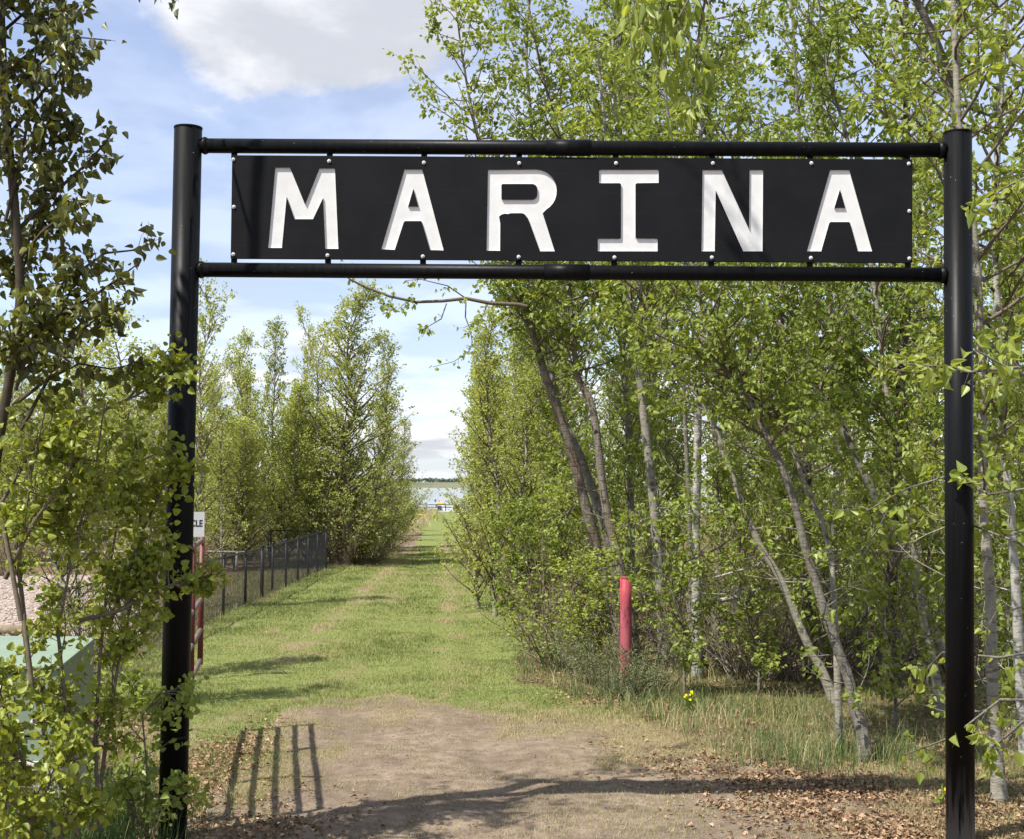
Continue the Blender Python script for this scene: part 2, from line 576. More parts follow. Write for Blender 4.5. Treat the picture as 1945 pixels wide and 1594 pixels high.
def m_blades(name, stops):
    m, t, out = mat(name)
    at = t.n('ShaderNodeAttribute', attribute_name='tint').outputs['Fac']
    c = t.ramp(at, stops)
    p = t.n('ShaderNodeBsdfPrincipled')
    t.set(p.inputs['Base Color'], c)
    p.inputs['Roughness'].default_value = 0.6
    p.inputs['Specular IOR Level'].default_value = 0.25
    tr = t.n('ShaderNodeBsdfTranslucent')
    t.set(tr.inputs[0], c)
    mx = t.n('ShaderNodeMixShader')
    mx.inputs[0].default_value = 0.3
    t.set(mx.inputs[1], p.outputs[0])
    t.set(mx.inputs[2], tr.outputs[0])
    t.set(out.inputs[0], mx.outputs[0])
    return m


M['lawn'] = m_blades('lawn_blades', [(0.0, (0.125, 0.165, 0.045)), (0.35, (0.245, 0.265, 0.085)), (0.60, (0.37, 0.36, 0.15)), (1.0, (0.44, 0.365, 0.20))])
M['tall'] = m_blades('tall_blades', [(0.0, (0.08, 0.14, 0.04)), (0.5, (0.17, 0.22, 0.075)), (0.75, (0.36, 0.32, 0.15)), (1.0, (0.60, 0.50, 0.29))])


def m_ground():
    m, t, out = mat('ground_earth')
    geo = t.n('ShaderNodeNewGeometry').outputs['Position']

    def A(n):
        return t.n('ShaderNodeAttribute', attribute_name=n).outputs['Fac']
    fine = t.noise(geo, 42, 5, 0.7)
    mid = t.noise(geo, 6, 5, 0.6)
    big = t.noise(geo, 0.8, 4, 0.55)
    dirt = t.ramp(t.math('ADD', t.math('MULTIPLY', mid, 0.55), t.math('MULTIPLY', fine, 0.45)), [(0.32, (0.075, 0.056, 0.04)), (0.5, (0.215, 0.165, 0.12)), (0.66, (0.315, 0.248, 0.186))])
    dirt = t.mix(t.mapr(big, 0.42, 0.62, 0, 0.6), dirt, rgb(0.115, 0.087, 0.062))
    green = t.ramp(fine, [(0.3, (0.11, 0.135, 0.035)), (0.7, (0.22, 0.25, 0.08))])
    straw = t.ramp(fine, [(0.3, (0.14, 0.11, 0.06)), (0.7, (0.31, 0.25, 0.145))])
    leaf = t.ramp(t.math('ADD', t.math('MULTIPLY', mid, 0.4), t.math('MULTIPLY', fine, 0.6)), [(0.3, (0.05, 0.035, 0.022)), (0.55, (0.15, 0.10, 0.065)), (0.72, (0.33, 0.24, 0.15))])
    stone = t.ramp(t.noise(geo, 7, 5, 0.7), [(0.32, (0.16, 0.12, 0.10)), (0.5, (0.34, 0.275, 0.235)), (0.7, (0.44, 0.37, 0.325))])
    c = t.mix(t.mapr(A('dry'), 0.3, 0.75), green, straw)
    sep = t.n('ShaderNodeSeparateXYZ')
    t.set(sep.inputs[0], geo)
    worn = t.math('MULTIPLY', t.mapr(t.noise(geo, 2.6, 6, 0.65), 0.46, 0.62, 0, 0.75), t.mapr(A('dry'), 0.25, 0.7))
    c = t.mix(t.math('MULTIPLY', worn, t.mapr(sep.outputs[1], 15.0, 19.0, 1, 0)), c, rgb(0.10, 0.078, 0.05))
    c = t.mix(t.mapr(t.math('ADD', A('dirt'), t.math('MULTIPLY', t.math('SUBTRACT', mid, 0.5), 0.8)), 0.2, 0.8), c, dirt)
    c = t.mix(t.mapr(A('wild'), 0.3, 0.7, 0, 0.9), c, leaf)
    c = t.mix(A('gravel'), c, stone)
    h = t.math('ADD', t.math('MULTIPLY', fine, 0.5), mid)
    principled(t, out, c, 0.95, 0.1, bump=h, bstr=0.7, bdist=0.03)
    return m


M['ground'] = m_ground()

# ------------------------------------------------------------------ setting: ground, water, far shore
xs = np.unique(np.concatenate([-np.geomspace(16, 700, 16)[::-1], np.arange(-16, -7, 0.5), np.arange(-7, 6.001, 0.11), np.arange(6.5, 16.1, 0.5), np.geomspace(16.5, 700, 16)]))
ys = np.unique(np.concatenate([[-60, -25, -10, 0, 4], np.arange(6, 22, 0.11), np.arange(22, 50, 0.3), np.arange(50, 142, 1.5), np.arange(142, 152, 1.0), [158, 170]]))
GX, GY = np.meshgrid(xs, ys)
gx, gy = GX.ravel(), GY.ravel()
gd, gdr, gw, gg = masks(gx, gy)
nx = len(xs)
ii = (np.arange(len(ys) - 1)[:, None] * nx + np.arange(nx - 1)[None, :]).ravel()
gf = np.stack([ii, ii + 1, ii + nx + 1, ii + nx], -1)
gnd = link('ground', mesh_arrays('ground', np.stack([gx, gy, ground_z(gx, gy)], -1), [gf], M['ground'], {'dirt': gd, 'dry': gdr, 'wild': gw, 'gravel': gg}, True))
gnd['kind'] = 'structure'

WATER_Z = -1.7


def m_water():
    m, t, out = mat('lake_water')
    geo = t.n('ShaderNodeNewGeometry').outputs['Position']
    n = t.noise(stretch(t, geo, (0.25, 0.9, 1)), 1.0, 5, 0.6)
    n2 = t.noise(stretch(t, geo, (0.004, 0.02, 1)), 1.0, 4, 0.6)
    c = t.mix(t.mapr(n2, 0.4, 0.6), rgb(0.13, 0.17, 0.19), rgb(0.19, 0.22, 0.23))
    principled(t, out, c, 0.12, 0.5, bump=n, bstr=0.12, bdist=0.2)
    return m


wx, wy = np.linspace(-5000, 5000, 6), np.array([140, 300, 800, 1500, 2600.0])
WX, WY = np.meshgrid(wx, wy)
k = np.arange(4)[:, None] * 6 + np.arange(5)[None, :]
k = k.ravel()
wat = link('lake_water', mesh_arrays('lake_water', np.stack([WX.ravel(), WY.ravel(), np.full(WX.size, WATER_Z)], -1), [np.stack([k, k + 1, k + 7, k + 6], -1)], m_water()))
wat['kind'] = 'structure'


def m_shore():
    m, t, out = mat('far_shore_fields')
    geo = t.n('ShaderNodeNewGeometry').outputs['Position']
    n = t.noise(stretch(t, geo, (0.004, 0.0016, 0.01)), 1.0, 5, 0.6)
    c = t.ramp(n, [(0.35, (0.085, 0.10, 0.062)), (0.5, (0.17, 0.165, 0.10)), (0.62, (0.12, 0.14, 0.075)), (0.75, (0.30, 0.27, 0.19))])
    principled(t, out, c, 0.95, 0.1)
    return m


sx = np.linspace(-5000, 5000, 160)
sy = np.array([2480, 2520, 2700, 3000, 3250, 3600, 9000.0])
sz = np.array([-2.6, 0.5, 4.5, 8.0, 10.5, 11.0, 8.0])
SX, SY = np.meshgrid(sx, sy)
SZ = np.repeat(sz[:, None], 160, 1) + (fbm(SX * 0.004, SY * 0.002, 5, 4) - 0.5) * 4 * (SY > 2600)
k = (np.arange(6)[:, None] * 160 + np.arange(159)[None, :]).ravel()
sh = link('far_shore', mesh_arrays('far_shore', np.stack([SX.ravel(), SY.ravel(), SZ.ravel()], -1), [np.stack([k, k + 1, k + 161, k + 160], -1)], m_shore(), smooth=True))
sh['kind'] = 'structure'

# the wood on the far shore: clumps of leaf-sized faces, one mass
nt = 26000
tx = rng.uniform(-1500, 1300, nt)
ty = rng.uniform(3230, 3420, nt)
hh = 5 + 8 * fbm(tx * 0.012, ty * 0.0, 77, 4) ** 1.5 * 1.6
tz = 10.0 + rng.uniform(0, 1, nt) ** 0.8 * hh
c0 = np.stack([tx, ty, tz], -1)
off = rng.normal(size=(nt, 3, 3)) * np.array([2.4, 1.5, 1.6])
tv = (c0[:, None] + off).reshape(-1, 3)
tl = link('far_shore_woods', mesh_arrays('far_shore_woods', tv, [np.arange(nt * 3).reshape(-1, 3)], m_plain('distant_foliage', (0.062, 0.088, 0.055), 0.9, 0.1, 0.25, 0.02)))
tl['kind'] = 'stuff'

# ------------------------------------------------------------------ marina gate
GYD = 10.38
base = P(1075, 1588, GYD)
base[2] = 0.0
gate = thing('entrance_gate', 'tall black pipe gateway with MARINA sign board spanning the grassy path', 'gateway', base)


def pipe(name, a, b, r, matl, parent, off, k=32, capped=True, n=2, smooth=True):
    g = Geo()
    a, b = np.asarray(a, float), np.asarray(b, float)
    pts = np.linspace(a, b, n)
    g.tube(pts, r, k, capped)
    me = g.mesh(name, matl, off, False)
    # smooth the wall, keep the caps flat
    for p in me.polygons:
        p.use_smooth = len(p.vertices) == 4
    return link(name, me, parent)


lt, lb = P(357.5, 243, GYD), P(327.5, 1588, GYD)
rt, rb = P(1819, 252, GYD), P(1824.3, 1600, GYD)
for t_, b_ in ((lt, lb), (rt, rb)):
    low = b_ + (b_ - t_) / np.linalg.norm(b_ - t_) * 0.25
    po = pipe('post', low, t_, 0.1055, M['black'], gate, base, 48)
    g = Geo()
    g.tube([t_ - [0, 0, .004], t_ + [0, 0, .008], t_ + [0, 0, .0082]], [0.1085, 0.1085, 0.10], 48, True)
    link('post_cap', g.mesh('post_cap', M['black'], base), po)
beams = []
for (a, b, s0, s1) in (((384, 276, ), (1793, 284.5), 1037, 1122), ((377, 511.5), (1796, 521.5), 1033, 1119)):
    A_, B_ = P(*a, GYD), P(*b, GYD)
    be = pipe('beam', A_ - (B_ - A_) * 0.015, B_ + (B_ - A_) * 0.015, 0.0565, M['black'], gate, base, 40)
    u = (B_ - A_) / (b[0] - a[0])
    pipe('coupling_sleeve', A_ + u * (s0 - a[0]), A_ + u * (s1 - a[0]), 0.063, M['black'], be, base, 40)
    for q in (0.004, 0.996):                                   # weld beads
        g = Geo()
        c_ = A_ + (B_ - A_) * q
        d_ = (B_ - A_) / np.linalg.norm(B_ - A_)
        th = np.linspace(-1, 1, 7)
        g.tube([c_ + d_ * x * 0.022 for x in th], [0.0565 + 0.011 * math.cos(x * 1.5) + rng.uniform(-.001, .001) for x in th], 28)
        link('weld', g.mesh('weld', M['black'], base, True), be)
    beams.append((A_, B_))

FY = GYD - 0.030       # front face of the board
BT = 0.012             # thickness of the routed front sheet


def c6(pts):
    return [(300 + x / 2.779, 220 + y / 2.779) for x, y in pts]


def c7(pts):
    return [(950 + x / 2.047, 220 + y / 2.047) for x, y in pts]


def arc(cx, cy, rx, ry, a0, a1, n):
    return [(cx + rx * math.cos(math.radians(a0 + (a1 - a0) * i / n)), cy + ry * math.sin(math.radians(a0 + (a1 - a0) * i / n))) for i in range(n + 1)]


letters = {
    'M': [c6([(620, 272), (697, 272), (777, 468), (853, 277), (934, 277), (952, 700), (884, 700), (872, 430), (818, 543), (722, 543), (679, 424), (654, 695), (583, 695)])],
    'A': [c6([(1302, 282), (1395, 282), (1508, 708), (1437, 706), (1394, 560), (1388, 553), (1304, 553), (1297, 560), (1250, 705), (1180, 702)]), c6([(1348, 382), (1375, 478), (1320, 478)])],
    'R': [[(927, 322.3), (1018, 321.6)] + arc(1018, 362, 39.5, 40.4, -88, 60, 12) + [(1030.6, 404), (1053.6, 476.5), (1025.7, 476.5)] + [(1003, 414)] + arc(990, 416, 11, 12, -30, -90, 5) + [(970, 404)] + arc(960, 416, 14, 11, -70, -150, 5) + [(950.2, 424), (949.8, 475.5), (924.3, 475.3)],
          [(955.5, 348.5), (1011, 348.5)] + arc(1010, 358.5, 10.8, 10, -85, 0, 5) + arc(1010, 369, 10.8, 10, 0, 85, 5) + [(1010, 379), (955.5, 379)] + arc(955.5, 376, 3.2, 3, 95, 180, 3) + arc(955.5, 351.5, 3.2, 3, 180, 265, 3)],
    'I': [c7([(388, 209), (612, 209), (616, 213), (616, 259), (531, 260), (526, 265), (526, 470), (531, 476), (609, 477), (612, 480), (612, 525), (380, 525), (380, 477), (465, 477), (470, 472), (470, 265), (465, 260), (385, 260), (385, 213)])],
    'N': [c7([(787, 210), (862, 210), (968, 440), (970, 210), (1022, 210), (1020, 525), (945, 525), (838, 288), (834, 525), (783, 525)])],
    'B': [c7([(1283, 210), (1357, 210), (1446, 525), (1391, 525), (1361, 416), (1356, 411), (1284, 411), (1279, 416), (1248, 525), (1193, 525)]), c7([(1321, 284), (1342, 357), (1299, 357)])],
}
corners = [(441, 294), (1733, 302), (1733, 498), (438, 490)]
cu = bpy.data.curves.new('board_outline', 'CURVE')
cu.dimensions = '2D'
cu.fill_mode = 'BOTH'
cu.extrude = BT / 2


def poly(cu, pix, shift=(0, 0)):
    sp = cu.splines.new('POLY')
    pts = [P(x, y, FY) for x, y in pix]
    sp.points.add(len(pts) - 1)
    for q, p in zip(sp.points, pts):
        q.co = (p[0] - base[0] + shift[0], p[2] + shift[1], 0, 1)
    sp.use_cyclic_u = True


poly(cu, corners)
for L in letters.values():
    for loop in L:
        poly(cu, loop)
tmp = bpy.data.objects.new('tmp', cu)
COL.objects.link(tmp)
dg = bpy.context.evaluated_depsgraph_get()
me = bpy.data.meshes.new_from_object(tmp.evaluated_get(dg))
bpy.data.objects.remove(tmp)
co = np.empty(len(me.vertices) * 3, np.float32)
me.vertices.foreach_get('co', co)
co = co.reshape(-1, 3)
co = np.stack([co[:, 0], FY + BT / 2 - co[:, 2] - base[1], co[:, 1]], -1)
me.vertices.foreach_set('co', co.ravel())
me.materials.clear()
me.materials.append(M['board'])
me.materials.append(M['white'])
me.update()
bm = bmesh.new()
bm.from_mesh(me)
bmesh.ops.recalc_face_normals(bm, faces=bm.faces)
xmin, xmax = co[:, 0].min(), co[:, 0].max()
zc = [P(x, y, FY)[2] for x, y in corners]
for f in bm.faces:
    f.smooth = False
    c = f.calc_center_median()
    side = abs(f.normal.y) < 0.5
    outer = c.x < xmin + 0.03 or c.x > xmax - 0.03 or c.z > min(zc[:2]) - 0.03 or c.z < max(zc[2:]) + 0.03
    f.material_index = 1 if side and not outer else 0
bm.to_mesh(me)
bm.free()
board = link('sign_board', me, gate)
board['label'] = 'black board reading MARINA in white cut-out capital letters'
# white letter floors behind the cut-outs, one per letter
for key, L in letters.items():
    pts = np.array([P(x, y, FY) for x, y in L[0]])
    x0, x1, z0, z1 = pts[:, 0].min() - .02, pts[:, 0].max() + .02, pts[:, 2].min() - .02, pts[:, 2].max() + .02
    g = Geo()
    g.box((x0, FY + BT + 0.0005, z0), (x1, FY + BT + 0.009, z1))
    o = link('letter', g.mesh('letter', M['white'], base), board)
    o['label'] = 'white capital letter %s of the sign' % ('A' if key == 'B' else key)
# back sheet of the board
g = Geo()
q = np.array([P(x, y, FY) for x, y in corners])
bk = [(p[0], FY + BT + 0.0095, p[2]) for p in q] + [(p[0], FY + BT + 0.021, p[2]) for p in q]
g.raw(bk, [(0, 3, 2, 1), (4, 5, 6, 7), (0, 1, 5, 4), (1, 2, 6, 5), (2, 3, 7, 6), (3, 0, 4, 7)])
link('backing_sheet', g.mesh('backing_sheet', M['board'], base), board)
tops = [(443, 302), (625, 305), (805, 308), (986, 309), (1170, 309), (1354, 309), (1541, 309), (1726, 310)]
bots = [(443, 482), (622, 484), (803, 486), (985, 487), (1167, 488), (1352, 488), (1540, 489), (1727, 490)]
me_b = None
for i, (x, y) in enumerate(tops + bots + [(444, 392), (1727, 400)]):
    p = P(x, y, FY)
    if me_b is None:
        g = Geo()
        g.tube([(0, 0, 0), (0, -0.003, 0)], [0.0142, 0.0142], 16, True)
        g.tube([(0, -0.003, 0), (0, -0.009, 0), (0, -0.013, 0)], [0.0098, 0.009, 0.0045], 12, True)
        me_b = g.mesh('bolt', M['bolt'])
    link('bolt', me_b, board, p - base)
    if i < 16:                                              # flat tabs that hang the board on the beams
        up = i < 8
        bx = P(x, (270 if up else 512) + (x - 384) * 0.006, GYD)
        g = Geo()
        g.box((p[0] - .023, FY + BT + 0.022, min(p[2], bx[2])), (p[0] + .023, FY + BT + 0.030, max(p[2], bx[2])))
        link('mounting_tab', g.mesh('mounting_tab', M['black'], base), gate)

# ------------------------------------------------------------------ red post beside the path
RY = 18.1
rp0, rp1 = P(1189.5, 1310, RY), P(1188.5, 1098, RY)
rp0[2] = -0.1
rp = thing('bollard', 'faded red steel pipe bollard standing among the grey leaning trunks', 'bollard', (rp0[0], RY, 0))
off = (rp0[0], RY, 0)
shaft = pipe('shaft', rp0, rp1, 0.076, M['red'], rp, off, 28, True, 6)
g = Geo()
g.tube([rp1 + [0, 0, -.012], rp1 + [0, 0, .004], rp1 + [0, 0, .012]], [0.079, 0.079, 0.06], 28, True)
link('cap', g.mesh('cap', M['red'], off), rp)

# ------------------------------------------------------------------ red pipe gate hung on the left post, swung open down the path
ga, gb = np.array([-2.63, 10.62, 0.0]), np.array([-3.275, 14.55, 0.0])
pg = thing('pipe_gate', 'dark red pipe farm gate hung open behind the left black post', 'gate', ga)


def at(f, z):
    p = ga + (gb - ga) * f
    p[2] = z
    return p


for f in (0.0, 0.33, 0.645, 1.0):
    pipe('upright', at(f, 0.75), at(f, 2.09), 0.030, M['gate_red'], pg, ga, 14)
for z in (0.79, 1.11, 1.43, 1.75, 2.05):
    pipe('rail', at(0.0, z), at(1.0, z), 0.026, M['gate_rail'], pg, ga, 14)
for z in (0.95, 1.90):
    pipe('hinge', (-2.60, 10.40, z), at(0.0, z), 0.018, M['gate_red'], pg, ga, 10)
# white notice on the gate side, mostly behind the black post
sy_ = 18.6
s0, s1 = P(322, 973, sy_), P(388, 1021, sy_)
ns = thing('notice_sign', 'small white notice board half hidden behind the left black post', 'sign', (s1[0] - 0.2, sy_, 0))
off = np.array([s1[0] - 0.2, sy_, 0])
g = Geo()
g.box((s0[0], sy_ - .004, s1[2]), (s1[0], sy_ + .004, s0[2]))
pl = link('panel', g.mesh('panel', M['sign_white'], off), ns)
pipe('sign_post', (s0[0] + .22, sy_ + .03, -0.1), (s0[0] + .22, sy_ + .03, s0[2] - .03), 0.024, M['steel'], ns, off, 12)


def text_obj(body, size, matl, parent, loc, off, name='lettering', align='RIGHT', sx_=1.0, bold=0.0):
    fc = bpy.data.curves.new(name, 'FONT')
    fc.body = body
    fc.size = size
    fc.align_x = align
    fc.extrude = 0.0012
    fc.offset = bold
    tmp = bpy.data.objects.new('tmp', fc)
    COL.objects.link(tmp)
    dg = bpy.context.evaluated_depsgraph_get()
    me = bpy.data.meshes.new_from_object(tmp.evaluated_get(dg))
    bpy.data.objects.remove(tmp)
    me.transform(Matrix.Translation(Vector(loc) - Vector(off)) @ Matrix.Rotation(math.pi / 2, 4, 'X') @ Matrix.Diagonal((sx_, 1, 1, 1)))
    me.materials.clear()
    me.materials.append(matl)
    me.name = name
    return link(name, me, parent)


text_obj('VEHICLE', 0.125, M['print'], pl, (s1[0] - .025, sy_ - .006, P(380, 1001, sy_)[2]), off, sx_=0.78, bold=0.003)

# ------------------------------------------------------------------ chain-link fence
FX = -5.85
fpost = [18.6, 21.0, 24.4, 28.0, 30.3, 32.3, 33.7, 35.7, 37.7, 39.6, 41.5, 43.4]
fe = thing('chain_link_fence', 'long black chain link fence with posts running along the mown path', 'fence', (FX, 31, 0))
off = (FX, 31, 0)


def fz(y):
    return float(np.interp(y, [18, 24, 28, 33, 44], [0.06, 0.0, -0.04, -0.05, 0.0]))


for i, y in enumerate(fpost):
    r = 0.042 if i in (5, 11) else 0.030
    pipe('post', (FX, y, -0.15), (FX, y, fz(y) + 1.24), r, M['fence'], fe, off, 12)
    g = Geo()
    zt = fz(y) + 1.24
    g.tube([(FX, y, zt - .02), (FX, y, zt + .02), (FX, y, zt + .045)], [r + .006, r + .006, 0.012], 10, True)
    link('post_cap', g.mesh('post_cap', M['fence'], off), fe)
tp = np.array([(FX, y, fz(y) + 1.20) for y in np.linspace(17.0, 43.4, 40)])
g = Geo()
g.tube(tp, 0.021, 10, True)
link('top_rail', g.mesh('top_rail', M['fence'], off, True), fe)
g = Geo()
H0, H1, PT = 0.04, 1.18, 0.072
for sgn in (1, -1):
    for a in np.arange(17.0 - 1.2, 43.4 + 1.2, PT):
        y0, y1 = a, a + sgn * (H1 - H0)
        pts = []
        t0, t1 = 0.0, 1.0
        for lo, hi in ((17.0, 43.4),):
            dy = y1 - y0
            ta, tb = (lo - y0) / dy, (hi - y0) / dy
            if ta > tb:
                ta, tb = tb, ta
            t0, t1 = max(t0, ta), min(t1, tb)
        if t1 - t0 < 0.02:
            continue
        pts = [(FX + 0.024 + 0.002 * sgn, y0 + (y1 - y0) * t, fz(y0) + H0 + (H1 - H0) * t) for t in (t0, t1)]
        g.tube(pts, 0.0028, 3)
# return leg at the far corner
for sgn in (1, -1):
    for a in np.arange(-7.6 - 1.2, FX + 1.2, PT):
        x0, x1 = a, a + sgn * (H1 - H0)
        ta, tb = sorted(((-7.6 - x0) / (x1 - x0), (FX - x0) / (x1 - x0)))
        t0, t1 = max(0, ta), min(1, tb)
        if t1 - t0 > 0.02:
            g.tube([(x0 + (x1 - x0) * t, 43.42 + 0.002 * sgn, H0 + (H1 - H0) * t) for t in (t0, t1)], 0.0028, 3)
ms = link('wire_mesh', g.mesh('wire_mesh', M['fence'], off), fe)
ms['kind'] = 'stuff'
pipe('top_rail', (FX, 43.4, 1.2), (-7.6, 43.4, 1.2), 0.021, M['fence'], fe, off, 10)
pipe('post', (-7.6, 43.4, -0.1), (-7.6, 43.4, 1.24), 0.03, M['fence'], fe, off, 12)

# ------------------------------------------------------------------ green utility box on its concrete pad
UX0, UX1, UY0, UY1 = -5.3, -3.76, 11.5, 12.45
pad = link('concrete_pad', None)
bpy.data.objects.remove(pad)
g = Geo()
g.box((UX0 - .04, UY0 - .06, -0.15), (UX1 + .05, UY1 + .06, 0.34))
pad = link('concrete_pad', bevel_mesh(g.mesh('concrete_pad', M['concrete'], (UX0, UY0, 0)), 0.015), None, (UX0, UY0, 0))
tag(pad, 'pale grey concrete pad under the green utility box', 'concrete pad')
ub = thing('utility_box', 'pale green padmount utility box behind the yellow-green bush', 'utility box', ((UX0 + UX1) / 2, UY0, 0.34))
off = ((UX0 + UX1) / 2, UY0, 0.34)
g = Geo()
g.box((UX0 + .015, UY0 + .02, 0.34), (UX1 - .015, UY1, 0.535))
link('base_skirt', bevel_mesh(g.mesh('base_skirt', M['box_green'], off)), ub)
g = Geo()
v = [(UX0, UY0, .55), (UX1, UY0, .55), (UX1, UY1, .55), (UX0, UY1, .55), (UX0, UY0, 1.10), (UX1, UY0, 1.10), (UX1, UY1, 1.235), (UX0, UY1, 1.235)]
g.raw(v, [(0, 3, 2, 1), (4, 5, 6, 7), (0, 1, 5, 4), (1, 2, 6, 5), (2, 3, 7, 6), (3, 0, 4, 7)])
link('hood', bevel_mesh(g.mesh('hood', M['box_green'], off), 0.012), ub)
g = Geo()
v = [(UX0 - .02, UY0 - .03, 1.102), (UX1 + .02, UY0 - .03, 1.102), (UX1 + .02, UY1 + .02, 1.24), (UX0 - .02, UY1 + .02, 1.24)]
v += [(x, y, z + .03) for x, y, z in v]
g.raw(v, [(0, 3, 2, 1), (4, 5, 6, 7), (0, 1, 5, 4), (1, 2, 6, 5), (2, 3, 7, 6), (3, 0, 4, 7)])
link('lid', bevel_mesh(g.mesh('lid', M['box_green'], off), 0.01), ub)
for (x0, x1, y0, y1) in ((-26, 6, 1297, 1361), (58, 96, 1363, 1378)):
    a_, b_ = P(x0, y1, UY0), P(x1, y0, UY0)
    g = Geo()
    g.box((a_[0], UY0 - .004, a_[2]), (b_[0], UY0 - .001, b_[2]))
    st = link('sticker', g.mesh('sticker', M['sticker'], off), ub)
    if x0 > 0:
        text_obj('-5', 0.066, M['print'], st, (b_[0] - .085, UY0 - .0055, a_[2] + .010), off, sx_=1.0, bold=0.003)
        g = Geo()
        g.box((a_[0] + .018, UY0 - .0065, a_[2] + .016), (a_[0] + .05, UY0 - .0043, a_[2] + .05))
        link('printed_mark', g.mesh('printed_mark', M['print'], off), st)

# ------------------------------------------------------------------ plants
LEAF_NEAR = np.array([(0, 0, 0), (.10, .25, .09), (.34, .35, .17), (.66, .21, .08), (1.0, 0, -.16), (.66, -.21, .08), (.34, -.35, .17), (.10, -.25, .09)])
LEAF_NEAR_F = np.array([(0, 1, 2, 3, 4), (0, 4, 5, 6, 7)])
LEAF_ROUND = np.array([(0, 0, 0), (.06, .33, .09), (.36, .45, .19), (.74, .29, .08), (1.0, 0, -.10), (.74, -.29, .08), (.36, -.45, .19), (.06, -.33, .09)])
LEAF_LONG = np.array([(0, 0, 0), (.14, .15, .04), (.40, .20, .06), (.72, .11, .02), (1.0, 0, -.08), (.72, -.11, .02), (.40, -.20, .06), (.14, -.15, .04)])
LEAF_FAR = np.array([(0, 0, 0), (.42, .38, .08), (1.0, 0, -.05), (.42, -.38, .08)])
LEAF_FAR_F = np.array([(0, 1, 2, 3)])
LEAF_THIN = np.array([(0, 0, 0), (.45, .12, .03), (1.0, 0, -.05), (.45, -.12, .03)])


